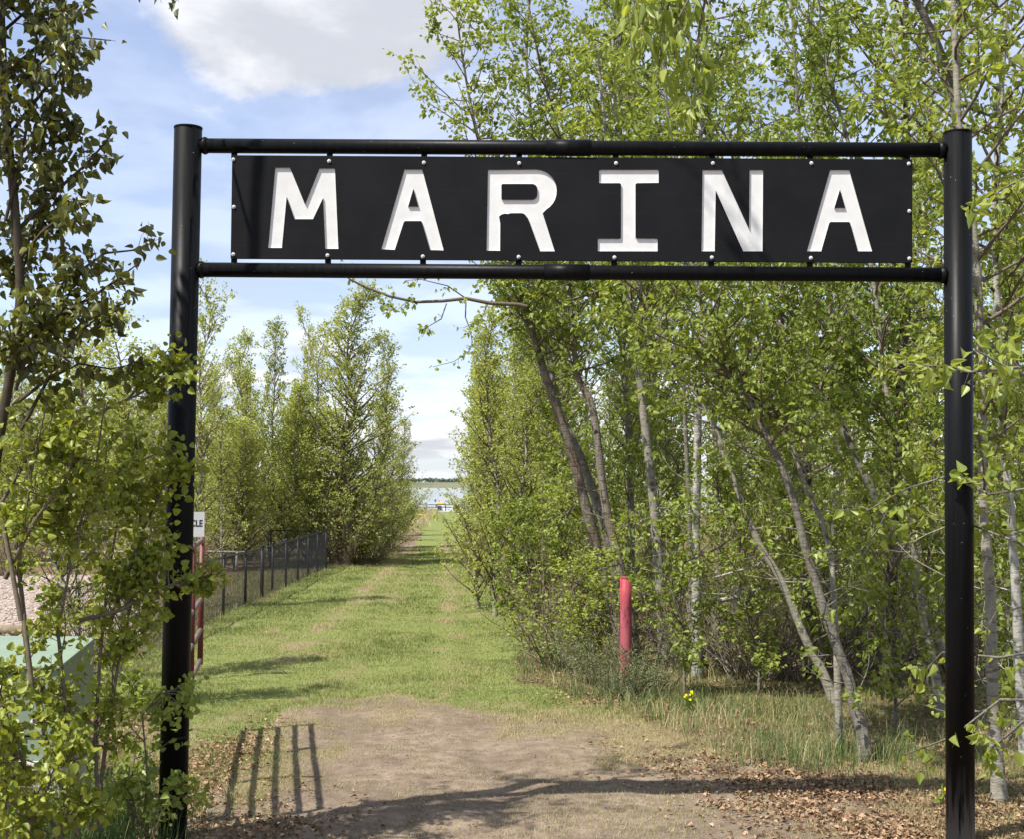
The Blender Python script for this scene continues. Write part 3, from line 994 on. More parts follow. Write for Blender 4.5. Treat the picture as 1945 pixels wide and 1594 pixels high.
class Plant:
    def __init__(s, base, seed, leaf=0.08, shape=LEAF_NEAR, droop=0.55, bias=0.5, spread=0.25):
        s.base = np.asarray(base, float)
        s.r = np.random.default_rng(seed)
        s.wood, s.br = Geo(), Geo()
        s.lp, s.la, s.ls = [], [], []
        s.leaf, s.shape, s.droop, s.bias, s.spread = leaf, shape, droop, bias, spread

    def curve(s, p, d, L, k, bend, wob=0.12):
        pts = [np.asarray(p, float)]
        d = nrm(np.asarray(d, float))
        for _ in range(k):
            d = nrm(d + np.asarray(bend) / k + s.r.normal(size=3) * wob)
            pts.append(pts[-1] + d * L / k)
        return np.array(pts)

    def leaves_along(s, pts, m, jit=0.03, t0=0.15):
        if m <= 0:
            return
        pts = np.asarray(pts)
        seg = len(pts) - 1
        t = s.r.uniform(t0, 1, m) ** 0.85 * seg
        i = np.minimum(t.astype(int), seg - 1)
        f = (t - i)[:, None]
        p = pts[i] * (1 - f) + pts[i + 1] * f
        d = nrm(pts[i + 1] - pts[i])
        ax = nrm(s.r.normal(size=(m, 3)) * 0.6 + d * 0.35 + np.array([0, 0, -s.droop]))
        s.lp.append(p + s.r.normal(size=(m, 3)) * jit + ax * 0.015)
        s.la.append(ax)
        s.ls.append(s.leaf * (0.5 + 0.85 * s.r.uniform(0, 1, m) ** 0.8))

    def twigs(s, pts, r, n, tl, lv, t0=0.15, up=0.15, sides=3):
        pts = np.asarray(pts)
        seg = len(pts) - 1
        for q in np.sort(s.r.uniform(t0, 1, n)):
            t = q * seg
            i = min(int(t), seg - 1)
            p = pts[i] + (pts[i + 1] - pts[i]) * (t - i)
            d = nrm(pts[i + 1] - pts[i])
            sd = s.r.normal(size=3)
            sd = nrm(sd - d * (sd @ d))
            L = tl * s.r.uniform(0.5, 1.25) * (1.15 - 0.5 * q)
            c = s.curve(p, d * 0.55 + sd * 0.8 + [0, 0, up], L, 3, (0, 0, 0.1), 0.14)
            r0 = max(0.0028, r * (1 - 0.7 * q) * 0.5)
            s.br.tube(c, np.linspace(r0, r0 * 0.45, 4), sides)
            s.leaves_along(c, int(lv * L / tl * s.r.uniform(0.7, 1.3)))

    def limb(s, p, d, L, r, ntw, tl, lv, bend=(0, 0, 0.3), k=5, tipl=0.5, sides=5):
        c = s.curve(p, d, L, k, bend)
        s.br.tube(c, np.linspace(r, max(0.003, r * 0.22), k + 1), sides)
        s.twigs(c, r, ntw, tl, lv)
        s.leaves_along(c, int(lv * tipl * 1.4), t0=0.5)
        return c

    def trunk(s, pts, r0, r1, k=12, flare=1.25, wob=0.5):
        pts = np.asarray(pts, float)
        n = max(12, int(np.linalg.norm(pts[-1] - pts[0]) * 5))
        t = np.linspace(0, len(pts) - 1, n)
        i = np.minimum(t.astype(int), len(pts) - 2)
        f = (t - i)
        # Catmull-Rom through the traced points
        g = lambda j: pts[np.clip(j, 0, len(pts) - 1)]
        p0, p1, p2, p3 = g(i - 1), g(i), g(i + 1), g(i + 2)
        f = f[:, None]
        c = 0.5 * (2 * p1 + (p2 - p0) * f + (2 * p0 - 5 * p1 + 4 * p2 - p3) * f ** 2 + (3 * p1 - p0 - 3 * p2 + p3) * f ** 3)
        u = np.linspace(0, 1, n)
        rad = r0 + (r1 - r0) * u ** 0.9
        rad = rad * (1 + (flare - 1) * np.exp(-u * 28)) * (1 + s.r.normal(size=n) * 0.035 * wob)
        s.wood.tube(c, rad, k, True)
        s.tr, s.trr = c, rad
        return c

    def crown(s, n, cs, Lf, el=(25, 60), lv=9, ntw=5, tl=0.4, az=None, azw=1.0, bend=(0, 0, 0.35), top=1.0):
        """limbs spiralling up the trunk; Lf(u) is limb length at height fraction u of the crown"""
        c, rad = s.tr, s.trr
        m = len(c)
        for j in range(n):
            u = (j + s.r.uniform(0, 1)) / n
            t = (cs + (top - cs) * u) * (m - 1)
            i = min(int(t), m - 2)
            p = c[i] + (c[i + 1] - c[i]) * (t - i)
            a = j * 2.39996 + s.r.uniform(-.5, .5)
            if az is not None:
                a = az + math.remainder(a - az, 2 * math.pi) * azw
            e = math.radians(s.r.uniform(*el))
            L = Lf(u) * s.r.uniform(0.65, 1.2)
            if L < 0.12:
                L = 0.12
            d = np.array([math.cos(a) * math.cos(e), math.sin(a) * math.cos(e), math.sin(e)])
            r = min(rad[i] * 0.55, 0.006 + 0.011 * L)
            s.limb(p, d, L, r, max(2, int(ntw * (0.5 + 0.5 * L / max(Lf(0.4), .1)))), tl, lv, bend)

    def leaf_arrays(s):
        p, a, z = np.vstack(s.lp), np.vstack(s.la), np.concatenate(s.ls)
        n = s.r.normal(size=(len(p), 3)) + np.array([0, -0.35, 0.55])
        n = nrm(n - a * np.sum(n * a, 1, keepdims=True))
        y = np.cross(n, a)
        t = np.clip(s.r.normal(s.bias, s.spread, len(p)), 0, 1)
        return p, a, y, n, z, t

    def crown_mesh(s, name, m, arr, idx=None):
        p, a, y, n, z, t = arr if idx is None else [x[idx] for x in arr]
        T = s.shape
        F_ = LEAF_FAR_F if len(T) == 4 else LEAF_NEAR_F
        v = p[:, None] + z[:, None, None] * (T[None, :, :1] * a[:, None] + T[None, :, 1:2] * y[:, None] + T[None, :, 2:] * n[:, None])
        f = (np.arange(len(p))[:, None, None] * len(T) + F_[None]).reshape(-1, F_.shape[1])
        return mesh_arrays(name, v.reshape(-1, 3) - s.base, [f], m, {'tint': np.repeat(t, len(T))})

    def finish(s, name, label, cat, bark, leafm, group=None, singles=0, twig='twig'):
        root = thing(name, label, cat, s.base, group)
        if s.wood.n:
            link('trunk' if cat == 'tree' else 'stem', s.wood.mesh('trunk', M[bark], s.base, True), root)
        if s.br.n:
            nm_ = 'branches' if cat == 'tree' else 'stems'
            link(nm_, s.br.mesh(nm_, M[twig], s.base, True), root)
        if s.lp:
            arr = s.leaf_arrays()
            keep = None
            if singles:
                px, py, dz = proj(arr[0])
                ok = (px > 5) & (px < 1940) & (py > 5) & (py < 1590) & (dz > 1)
                size = np.where(ok, arr[4] / np.maximum(dz, 1), 0)
                order = np.argsort(-size)
                pick = order[:singles]
                pick = pick[size[pick] > 0]
                keep = np.setdiff1d(np.arange(len(px)), pick)
                lib = []
                for b in range(8):                       # leaf meshes shared between alike leaves
                    T = s.shape * np.array([1, 1 + 0.06 * (b % 3 - 1), 1.0 + 0.5 * (b % 2)])
                    lib.append(mesh_arrays('leaf', T, [LEAF_NEAR_F], M[leafm], {'tint': np.full(len(T), (b + 0.5) / 8)}))
                for i in pick:
                    o = bpy.data.objects.new('leaf', lib[min(7, int(arr[5][i] * 8))])
                    COL.objects.link(o)
                    o.parent = root
                    R = Matrix.Identity(4)
                    for c_, vec in enumerate((arr[1][i], arr[2][i], arr[3][i])):
                        for q in range(3):
                            R[q][c_] = float(vec[q] * arr[4][i])
                    R.translation = Vector(arr[0][i] - s.base)
                    o.matrix_basis = R
            if keep is None or len(keep):
                nm_ = 'crown' if cat == 'tree' else 'foliage'
                cr = link(nm_, s.crown_mesh(nm_, M[leafm], arr, keep), root)
                cr['kind'] = 'stuff'
        return root


def gnd_pt(px, Y):
    p = P(px, 1300, Y)
    p[2] = float(ground_z(np.array([p[0]]), np.array([Y]))[0])
    return p


def trace(pts, Y, lean=0.0):
    """photo pixels up a trunk -> world points, drifting LEAN metres in depth"""
    n = len(pts) - 1
    return np.array([P(x, y, Y + lean * i / n) for i, (x, y) in enumerate(pts)])


def copy_thing(root, loc, rz, sc, label, group=None):
    r = root.copy()
    COL.objects.link(r)
    r.location = loc
    r.rotation_euler = (0, 0, rz)
    r.scale = (sc[0], sc[0], sc[1])
    r['label'] = label
    if group:
        r['group'] = group
    for ch in root.children:
        c = ch.copy()
        COL.objects.link(c)
        c.parent = r
    return r


NTREE = [0]
# ---- the traced trees right of the path
right = [
    # name, label, Y, lean, px points, r0, r1, bark, crown start, n limbs, limb length
    ('poplar_tree', 'leaning poplar with a rusty bark scar and a long limb over the path', 21.5, -1.0,
     [(1190, 1245), (1165, 1150), (1125, 1010), (1085, 860), (1045, 740), (1020, 660), (1000, 590), (985, 540), (945, 390), (905, 250), (882, 130), (866, 15)], .125, .012, 'rust_bark', .45, 44, 1.05),
    ('poplar_tree', 'grey twin trunk leaning just right of the rust-scarred poplar', 22.3, 0.5,
     [(1200, 1225), (1150, 1010), (1122, 924), (1098, 856), (1064, 788), (1052, 734), (1040, 660), (1027, 595), (1013, 534), (1006, 400), (1010, 250), (1000, 100), (1010, -40)], .105, .02, 'grey_bark', .45, 40, 1.15),
    ('poplar_tree', 'slim poplar with split brown heartwood behind the red bollard', 20.6, 0.6,
     [(1212, 1250), (1180, 1090), (1150, 960), (1128, 788), (1110, 740), (1095, 700), (1082, 560), (1075, 400), (1062, 261), (1030, 140), (1000, -10)], .095, .02, 'rust_bark', .48, 42, 1.2),
    ('aspen_tree', 'pale aspen standing right behind the red bollard with forked top', 21.0, 0.0,
     [(1265, 1262), (1250, 1060), (1238, 924), (1217, 737), (1205, 640), (1193, 537), (1180, 400), (1172, 250), (1165, 100), (1170, -60)], .105, .025, 'aspen_bark', .42, 44, 1.3),
    ('aspen_tree', 'straight white-barked aspen in the middle of the right woods', 19.2, 0.0,
     [(1325, 1290), (1322, 1040), (1326, 800), (1330, 600), (1327, 400), (1332, 200), (1345, 0), (1350, -120)], .085, .025, 'birch_bark', .46, 44, 1.3),
    ('poplar_tree', 'thin brown stem close beside the straight white-barked aspen', 19.8, 0.0,
     [(1313, 1275), (1311, 1036), (1300, 768), (1292, 600), (1285, 350), (1290, 100), (1300, -60)], .05, .015, 'grey_bark', .5, 34, 1.0),
    ('aspen_tree', 'smooth grey aspen leaning left behind the front leaning trunk', 16.9, 0.6,
     [(1590, 1338), (1560, 1272), (1530, 1216), (1486, 1108), (1439, 1029), (1399, 929), (1369, 845), (1338, 768), (1280, 688), (1238, 588), (1215, 538), (1180, 400), (1150, 250), (1135, 80)], .082, .018, 'aspen_bark', .5, 40, 1.05),
    ('poplar_tree', 'knotty front trunk leaning left with foot in tall grass', 13.4, 0.5,
     [(1645, 1446), (1638, 1391), (1623, 1346), (1612, 1290), (1590, 1231), (1568, 1168), (1553, 1119), (1528, 1037), (1510, 960), (1483, 883), (1460, 837), (1437, 791), (1418, 749), (1384, 711), (1361, 668), (1335, 590), (1300, 420), (1270, 230), (1255, 60), (1250, -60)], .085, .014, 'grey_bark', .52, 44, 0.95),
    ('aspen_tree', 'slender forked stem rising right of the knotty leaning trunk', 13.9, 0.6,
     [(1594, 1232), (1588, 1208), (1582, 1111), (1579, 1063), (1564, 1000), (1556, 979), (1529, 921), (1506, 856), (1487, 806), (1468, 768), (1440, 640), (1420, 500), (1400, 330), (1384, 264), (1326, 180), (1290, 20)], .045, .012, 'aspen_bark', .5, 34, 0.85),
    ('poplar_tree', 'long poplar leaning far left from behind the right black post', 16.6, 0.8,
     [(1822, 1300), (1791, 1231), (1758, 1164), (1728, 1093), (1694, 1022), (1660, 940), (1633, 883), (1602, 818), (1587, 780), (1560, 749), (1540, 690), (1522, 645), (1502, 588), (1491, 538), (1500, 400), (1518, 264), (1510, 120), (1500, -60)], .088, .02, 'grey_bark', .45, 46, 1.05),
    ('aspen_tree', 'grey aspen with straight trunk just left of the right black post', 16.0, 0.3,
     [(1790, 1335), (1769, 1238), (1757, 1197), (1743, 1093), (1735, 1030), (1717, 902), (1705, 845), (1682, 730), (1660, 540), (1610, 264), (1575, 150), (1550, -40)], .072, .02, 'aspen_bark', .45, 44, 1.05),
    ('old_poplar_tree', 'thick dark trunk with deeply furrowed bark behind the leaning aspens', 17.4, 0.0,
     [(1688, 1345), (1690, 1230), (1694, 1100), (1702, 900), (1712, 700), (1716, 500), (1722, 250), (1720, 40), (1725, -150)], .125, .04, 'dark_bark', .5, 46, 1.4),
    ('poplar_tree', 'nearest sturdy grey poplar standing right of the right black post', 11.75, 0.0,
     [(1899, 1520), (1893, 1440), (1888, 1372), (1884, 1261), (1880, 1112), (1869, 1000), (1866, 883), (1863, 730), (1858, 550), (1845, 400), (1822, 245), (1813, 50), (1800, -130), (1790, -300)], .080, .03, 'aspen_bark', .42, 46, 0.95),
    ('aspen_tree', 'mottled white aspen at the right edge behind the sturdy grey poplar', 13.2, 0.2,
     [(1950, 1440), (1938, 1300), (1930, 1130), (1921, 1000), (1905, 800), (1895, 600), (1890, 400), (1900, 200), (1910, 0), (1905, -150)], .075, .03, 'birch_bark', .42, 46, 1.0),
]
for i, (nm, lab, Y, lean, px, r0, r1, bark, cs, nl, LL) in enumerate(right):
    pts = trace(px, Y, lean)
    pts[0][2] = min(pts[0][2], 0.0) - 0.05
    t = Plant((pts[0][0], Y, 0), 100 + i, 0.078 if Y > 15 else 0.07, LEAF_NEAR, 0.55, 0.5)
    q_ = .72 if i > 5 else .82
    t.trunk(pts, r0 * q_, r1 * .8, 12, 1.5)
    f = lambda u, LL=LL: LL * (0.55 + 0.75 * math.sin(math.pi * (0.12 + 0.8 * u)) ** 1.0) * (1.0 if u < .85 else .7)
    t.crown(int(nl * 1.3), cs - .02, f, (8, 55), 15, 6, 0.42)
    nt_ = len(t.tr)
    for k_ in range(16):
        j_ = int(nt_ * rng.uniform(.10, cs))
        a_ = rng.uniform(0, 6.28)
        c = t.curve(t.tr[j_], (math.cos(a_), math.sin(a_), rng.uniform(-.1, .6)), rng.uniform(.3, .95), 5, (0, 0, .2), .2)
        keep_, t.br = t.br, t.wood
        t.br.tube(c, np.linspace(.008, .003, 6), 4)
        t.twigs(c, .008, 4, .3, 0 if k_ % 3 else 7, .3)
        t.br = keep_
    if i == 0:
        # the long limb that reaches left over the path, with hanging twigs
        def tw(pp, r, n=0, lv=0):
            c = trace(pp, 20.2, -0.4)
            t.br.tube(c, np.linspace(r, r * 0.35, len(c)), 6)
            return c
        main = tw([(1000, 582), (985, 578), (930, 575), (885, 566), (840, 571), (790, 573), (740, 562), (695, 545), (665, 530), (640, 505)], .036)
        t.twigs(main, .012, 12, 0.28, 5, 0.2, -0.1)
        for pp in ([(885, 566), (850, 542), (800, 530), (770, 532)], [(885, 570), (884, 602), (893, 625), (897, 650), (890, 668), (862, 686), (822, 696)], [(848, 576), (838, 605), (812, 620), (798, 628)], [(925, 578), (915, 605), (880, 622)], [(792, 577), (778, 568), (758, 585)], [(720, 552), (722, 575), (750, 590)]):
            c = tw(pp, .011)
            t.twigs(c, .008, 5, 0.16, 5, 0.25, -0.25)
            t.leaves_along(c, 9, 0.05, 0.4)
    if i == 7:
        pass
    t.finish(nm, lab, 'tree', bark, 'leaf_mid' if i % 3 else 'leaf_fresh', singles=(120 if i in (7, 12) else 0))

# ---- near poplar just outside the right edge: leafy sprays that cross the right post, and a drooping limb above
t = Plant((4.25, 9.3, 0), 300, 0.092, LEAF_NEAR, 0.5, 0.62, 0.22)
t.trunk([(4.25, 9.3, -.05), (4.2, 9.3, 2.0), (4.1, 9.3, 4.5), (4.0, 9.2, 7.0), (3.8, 9.1, 9.0)], .11, .03, 14)
keep_, t.br = t.br, t.wood
for pp, Y0, Y1, n in (([(2030, 700), (1945, 696), (1880, 702), (1840, 706), (1800, 695), (1765, 694), (1700, 688)], 9.3, 9.7, 9),
                      ([(2060, 760), (1960, 720), (1900, 690), (1860, 668), (1850, 660)], 9.3, 9.2, 6),
                      ([(2040, 1010), (1945, 930), (1880, 940), (1800, 905), (1720, 930), (1650, 970), (1605, 950)], 9.6, 11.2, 13),
                      ([(2040, 1080), (1930, 1030), (1850, 1000), (1760, 985), (1690, 1010)], 9.6, 11.3, 9),
                      ([(2020, 1300), (1945, 1370), (1905, 1405), (1880, 1425), (1865, 1450)], 9.4, 9.8, 7),
                      ([(2060, 1330), (1900, 1330), (1810, 1400), (1745, 1425), (1715, 1435)], 9.8, 10.9, 4),
                      ([(2010, 1230), (1900, 1250), (1790, 1240), (1745, 1290)], 9.8, 11.0, 4),
                      ([(2060, 300), (1960, 330), (1900, 360), (1860, 400)], 9.3, 9.6, 6),
                      ([(2060, 560), (1970, 600), (1930, 640), (1900, 660)], 9.3, 9.5, 6),
                      ([(2060, 860), (1990, 850), (1930, 860), (1890, 870)], 9.3, 9.5, 6)):
    m_ = len(pp) + 1
    c = np.array([P(x, y, Y0 + (Y1 - Y0) * k_ / (m_ - 2)) for k_, (x, y) in enumerate(pp)])
    c = np.vstack([t.tr[int(np.argmin(np.abs(t.tr[:, 2] - c[0][2] + .15)))], c])
    t.br.tube(c, np.linspace(.015, .004, m_), 6)
    t.twigs(c, .010, n, 0.26, 6, 0.3, -0.15)
    t.leaves_along(c, n, 0.05, 0.5)
t.br = keep_
t.crown(30, .55, lambda u: 1.3, (10, 60), 9, 6, 0.45)
t.shape = LEAF_NEAR
t.finish('near_poplar_tree', 'near poplar at the right edge with glossy sprays crossing the black post', 'tree', 'grey_bark', 'leaf_fresh', singles=300)

# long drooping leaves hanging into the top of the view
t = Plant(P(1828, 1480, 12.3) * [1, 1, 0], 310, 0.15, LEAF_LONG, 1.25, 0.6, 0.22)
b0 = t.base
t.trunk([b0 + [0, 0, -.05], P(1826, 900, 12.2), P(1822, 300, 12.1), P(1770, 60, 12.0), P(1620, -160, 11.8), P(1400, -260, 11.6)], .06, .02, 10)
for pp in ([(1400, -260), (1330, -160), (1260, -60), (1225, 20), (1215, 80)], [(1400, -260), (1340, -60), (1290, 30), (1280, 110)], [(1400, -260), (1330, 40), (1318, 150), (1310, 205)], [(1400, -260), (1290, -60), (1255, 60), (1250, 180)], [(1400, -260), (1300, -100), (1225, -40), (1200, 30)]):
    c = np.array([P(x, y, 11.6 - 0.2 * k_) for k_, (x, y) in enumerate(pp)])
    t.br.tube(c, np.linspace(.016, .004, len(c)), 5)
    t.twigs(c, .01, 10, 0.3, 9, 0.3, -0.5)
    t.leaves_along(c, 10, 0.05, 0.4)
t.finish('willow_leaved_poplar_tree', 'thin poplar with long drooping bright leaves above the sign', 'tree', 'grey_bark', 'leaf_fresh', singles=120)

# ---- big poplar at the left edge (dark, olive leaves)
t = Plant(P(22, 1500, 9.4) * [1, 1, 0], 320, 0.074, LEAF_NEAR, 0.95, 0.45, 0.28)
Y1 = 9.4
tp = trace([(-60, 1660), (-40, 1300), (-10, 900), (36, 600), (30, 420), (10, 200), (0, 0), (-10, -250), (-20, -600), (0, -900), (10, -1100)], Y1, -0.4)
tp[0][2] = -.05
t.trunk(tp, .036, .024, 12)
limbs = [([(42, 600), (90, 560), (150, 515), (200, 480), (250, 475), (290, 460)], 8, .016),
         ([(40, 640), (110, 600), (180, 560), (230, 525), (262, 500)], 9, .016),
         ([(30, 440), (70, 400), (120, 350), (165, 310), (200, 270), (222, 240)], 10, .016),
         ([(30, 500), (80, 440), (130, 400), (165, 380)], 8, .014),
         ([(10, 190), (45, 150), (75, 120), (110, 95), (150, 70), (210, 76)], 7, .015),
         ([(15, 260), (60, 200), (100, 150), (130, 110), (145, 60)], 10, .016),
         ([(20, 330), (60, 290), (110, 260), (150, 230)], 9, .014),
         ([(5, 60), (50, 20), (95, -30), (130, -80)], 9, .014),
         ([(0, 0), (60, 40), (110, 30), (150, 10)], 8, .012),
         ([(38, 760), (90, 720), (150, 690), (210, 700), (260, 690)], 8, .014),
         ([(38, 820), (80, 740), (140, 640), (200, 590), (250, 570)], 9, .015),
         ([(40, 700), (20, 640), (-10, 600)], 6, .012)]
keep_, t.br = t.br, t.wood
for pp, n, r in limbs:
    c = trace(pp, Y1 - 0.1, rng.uniform(-0.7, 0.5))
    t.br.tube(c, np.linspace(r, .004, len(c)), 6)
    t.twigs(c, r * .7, n + 3, 0.22, 9, 0.12, -0.1)
    t.leaves_along(c, 14, 0.05, 0.35)
for pp, Yb in (([(10, 420), (40, 300), (62, 180), (70, 60), (78, -60)], 9.2), ([(30, 520), (75, 400), (100, 290), (118, 180), (120, 60), (125, -40)], 9.5), ([(0, 300), (-10, 160), (-5, 0), (10, -80)], 9.0),
               ([(20, 560), (60, 470), (85, 380), (95, 300)], 9.7), ([(0, 640), (-20, 480), (-25, 330), (-10, 200)], 9.6), ([(36, 700), (100, 640), (130, 560), (150, 500)], 9.3), ([(30, 740), (60, 650), (75, 560)], 9.0)):
    c = trace(pp, Yb, rng.uniform(-.3, .3))
    t.br.tube(c, np.linspace(.013, .005, len(c)), 6)
    t.twigs(c, .009, 36, .27, 10, .08, -.05)
    t.leaves_along(c, 14, .05, .2)


t.br = keep_


def shades_sign(p):
    h = (10.35 - p[:, 1]) / -SUN.y
    z, x = p[:, 2] - h * SUN.z, p[:, 0] - h * SUN.x
    return (h > 0) & (z > 4.1) & (z < 5.4) & (x > -2.7) & (x < 3.3)


# the crown above the picture: it throws the dappled shade on the sign's N and on the bare earth
for k_ in range(26):
    z = rng.uniform(6.4, 10.2)
    i = int(np.argmin(np.abs(t.tr[:, 2] - z)))
    a = rng.uniform(-math.pi, math.pi)
    d_ = np.array([math.cos(a), math.sin(a), rng.uniform(.2, .7)])
    L_ = rng.uniform(.8, 1.5)
    if shades_sign(t.tr[i] + nrm(d_) * np.linspace(0, L_ + .3, 8)[:, None] + [0, 0, .1]).any():
        continue
    t.limb(t.tr[i], d_, L_, .022, 7, .42, 9)
for k_ in range(16):                                        # the side of the crown that shades the bare earth
    i = int(np.argmin(np.abs(t.tr[:, 2] - rng.uniform(5.9, 8.6))))
    a = rng.uniform(2.5, 4.1)
    t.limb(t.tr[i], (math.cos(a), math.sin(a), rng.uniform(.1, .6)), rng.uniform(.9, 1.7), .02, 7, .42, 9)
n_safe = len(t.lp)
t.lp = [x for x in t.lp]
for q in range(n_safe):
    k_ = ~shades_sign(t.lp[q])
    t.lp[q], t.la[q], t.ls[q] = t.lp[q][k_], t.la[q][k_], t.ls[q][k_]
t.br = t.wood
for ends, n in (([(-3.32, 9.0, 9.6), (-2.2, 8.6, 10.25), (-1.3, 8.3, 10.25), (-0.95, 8.25, 9.95)], 6), ([(-3.43, 9.1, 5.4), (-2.9, 9.6, 6.2), (-2.6, 10.3, 6.6)], 8)):
    c = np.array(ends)
    t.br.tube(c, np.linspace(.018, .005, len(c)), 6)
    t.twigs(c, .015, n, 0.4, 9, 0.75, 0.0)
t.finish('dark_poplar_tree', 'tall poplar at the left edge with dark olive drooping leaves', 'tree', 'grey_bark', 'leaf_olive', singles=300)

# ---- yellow-green bush in front of the utility box and the left post
def bush(seed, base, tips, leaf, label, leafm, singles, r=.018, n=9, tl=.26, lv=7, group=None):
    t = Plant(base, seed, leaf, LEAF_ROUND, 0.35, 0.55, 0.26)
    for pp, Y0, Yt in tips:
        m_ = len(pp)
        c = np.array([P(x, y, Y0 + (Yt - Y0) * k_ / (m_ - 1)) for k_, (x, y) in enumerate(pp)])
        t.br.tube(c, np.linspace(r, .004, m_), 6)
        for q in range(n):
            u = rng.uniform(.18, .98) * (m_ - 1)
            i = min(int(u), m_ - 2)
            p = c[i] + (c[i + 1] - c[i]) * (u - i)
            d = nrm(c[i + 1] - c[i])
            sd = nrm(t.r.normal(size=3) * [1, .7, .6])
            Lb = rng.uniform(.2, .5) * (1.15 - .75 * u / (m_ - 1))
            t.limb(p, d * .55 + sd * .8, Lb, .006, 4, tl * .6, lv, (0, 0, .15), 4)
    return t.finish('leafy_bush', label, 'bush', 'twig', leafm, group, singles)


bush(330, P(150, 1560, 9.6) * [1, 1, 0],
     [([(190, 1580), (180, 1420), (190, 1250), (205, 1100), (225, 980), (245, 860)], 9.7, 9.9),
      ([(170, 1580), (130, 1400), (110, 1200), (140, 1040), (180, 900), (200, 760)], 9.6, 9.2),
      ([(150, 1590), (90, 1420), (50, 1250), (35, 1080), (60, 900), (90, 760)], 9.5, 9.0),
      ([(120, 1600), (60, 1500), (20, 1380), (-20, 1250)], 9.3, 8.9),
      ([(180, 1590), (200, 1420), (225, 1260), (255, 1120), (285, 1040)], 9.8, 9.9),
      ([(40, 1180), (0, 960), (70, 840), (170, 790), (260, 750), (315, 718), (345, 690)], 9.1, 9.7),
      ([(60, 1300), (30, 1030), (110, 960), (190, 905), (260, 880), (315, 855)], 9.2, 9.8),
      ([(150, 1180), (230, 1160), (280, 1130), (330, 1110), (385, 1085)], 9.6, 9.9),
      ([(210, 1180), (235, 1110), (270, 1010), (300, 950), (320, 900)], 9.8, 9.9),
      ([(10, 1100), (60, 1000), (130, 900), (150, 820)], 9.2, 9.0)],
     .050, 'yellow-green round-leaved bush in front of the utility box and left post', 'leaf_yellow', 300, n=18, lv=9)
bush(331, P(60, 1640, 8.7) * [1, 1, 0],
     [([(40, 1660), (60, 1560), (100, 1480), (140, 1430)], 8.7, 8.9),
      ([(20, 1660), (10, 1540), (30, 1440), (40, 1380)], 8.6, 8.5),
      ([(70, 1660), (120, 1560), (150, 1530)], 8.8, 8.9),
      ([(0, 1650), (-20, 1500), (0, 1400), (10, 1330)], 8.5, 8.5)],
     .054, 'low bright yellow bush at the lower left corner', 'leaf_yellow', 250, r=.010, n=12)
bush(332, P(270, 1570, 10.0) * [1, 1, 0],
     [([(290, 1590), (310, 1540), (335, 1520), (350, 1512)], 9.8, 9.95),
      ([(255, 1590), (250, 1480), (260, 1400), (290, 1330)], 10.1, 10.3),
      ([(230, 1590), (215, 1480), (225, 1380), (250, 1300)], 10.4, 10.5),
      ([(270, 1590), (280, 1470), (270, 1360), (310, 1310), (325, 1325)], 10.0, 9.95),
      ([(280, 1590), (240, 1520), (200, 1470)], 10.0, 10.0)],
     .046, 'low green shrub against the foot of the left black post', 'leaf_mid', 160, r=.008, n=9, tl=.2)

# ------------------------------------------------------------------ shared tree kinds for the woods
LIB = bpy.data.collections.new('library')


def aspen_proto(seed, H, r0, leaf, LL, cs, n, lv, leafm, bark, conical=False, shape=LEAF_FAR, ntw=5, tl=0.42, el=(30, 65)):
    t = Plant((0, 0, 0), seed, leaf, shape, 0.5, 0.5)
    r = t.r
    k_ = 7
    pts = np.array([[0, 0, -.1]] + [[r.normal() * .05 * i, r.normal() * .05 * i, H * i / k_] for i in range(1, k_ + 1)])
    t.trunk(pts, r0, .012, 9)
    if conical:
        f = lambda u: LL * (1.0 - u) ** 0.62 * (0.75 + 0.25 * math.sin(u * 37)) + 0.28
    else:
        f = lambda u: LL * (0.35 + 0.75 * math.sin(math.pi * (0.10 + 0.82 * u)))
    t.crown(n, cs, f, el, lv, ntw, tl, bend=(0, 0, .5))
    o = t.finish('aspen_tree', 'x x x x', 'tree', bark, leafm)
    return o


def shrub_proto(seed, H, n, lv, leafm, twig, leaf=0.05, spread=0.7, shape=LEAF_FAR):
    t = Plant((0, 0, 0), seed, leaf, shape, 0.3, 0.5)
    r = t.r
    for j in range(n):
        a = r.uniform(0, 2 * math.pi)
        p = np.array([math.cos(a), math.sin(a), 0]) * r.uniform(0, .25) - [0, 0, .05]
        d = np.array([math.cos(a) * spread * r.uniform(.2, 1), math.sin(a) * spread * r.uniform(.2, 1), 1.0])
        L = H * r.uniform(.6, 1.1)
        c = t.curve(p, d, L, 6, (0, 0, .1), .1)
        t.br.tube(c, np.linspace(.011, .003, 7), 4)
        t.twigs(c, .008, 9, H * .22, lv, .15, .3)
    return t.finish('shrub', 'x x x x', 'shrub', 'twig', leafm, None, 0, twig)


A = [aspen_proto(500 + i, h, r, .085, LL, cs, n, lv, 'leaf_mid', bk) for i, (h, r, LL, cs, n, lv, bk) in enumerate([
    (10.0, .075, 1.3, .15, 85, 14, 'aspen_bark'), (11.0, .08, 1.4, .2, 85, 15, 'grey_bark'),
    (9.0, .06, 1.2, .1, 85, 14, 'aspen_bark'), (12.0, .085, 1.5, .25, 85, 15, 'grey_bark')])]
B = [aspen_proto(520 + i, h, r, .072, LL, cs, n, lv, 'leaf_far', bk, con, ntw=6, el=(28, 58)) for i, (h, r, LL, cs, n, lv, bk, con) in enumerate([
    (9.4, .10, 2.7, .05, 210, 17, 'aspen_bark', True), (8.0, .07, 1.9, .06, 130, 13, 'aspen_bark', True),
    (8.2, .055, 1.5, .08, 110, 11, 'aspen_bark', True), (6.5, .05, 1.7, .04, 120, 15, 'aspen_bark', True)])]
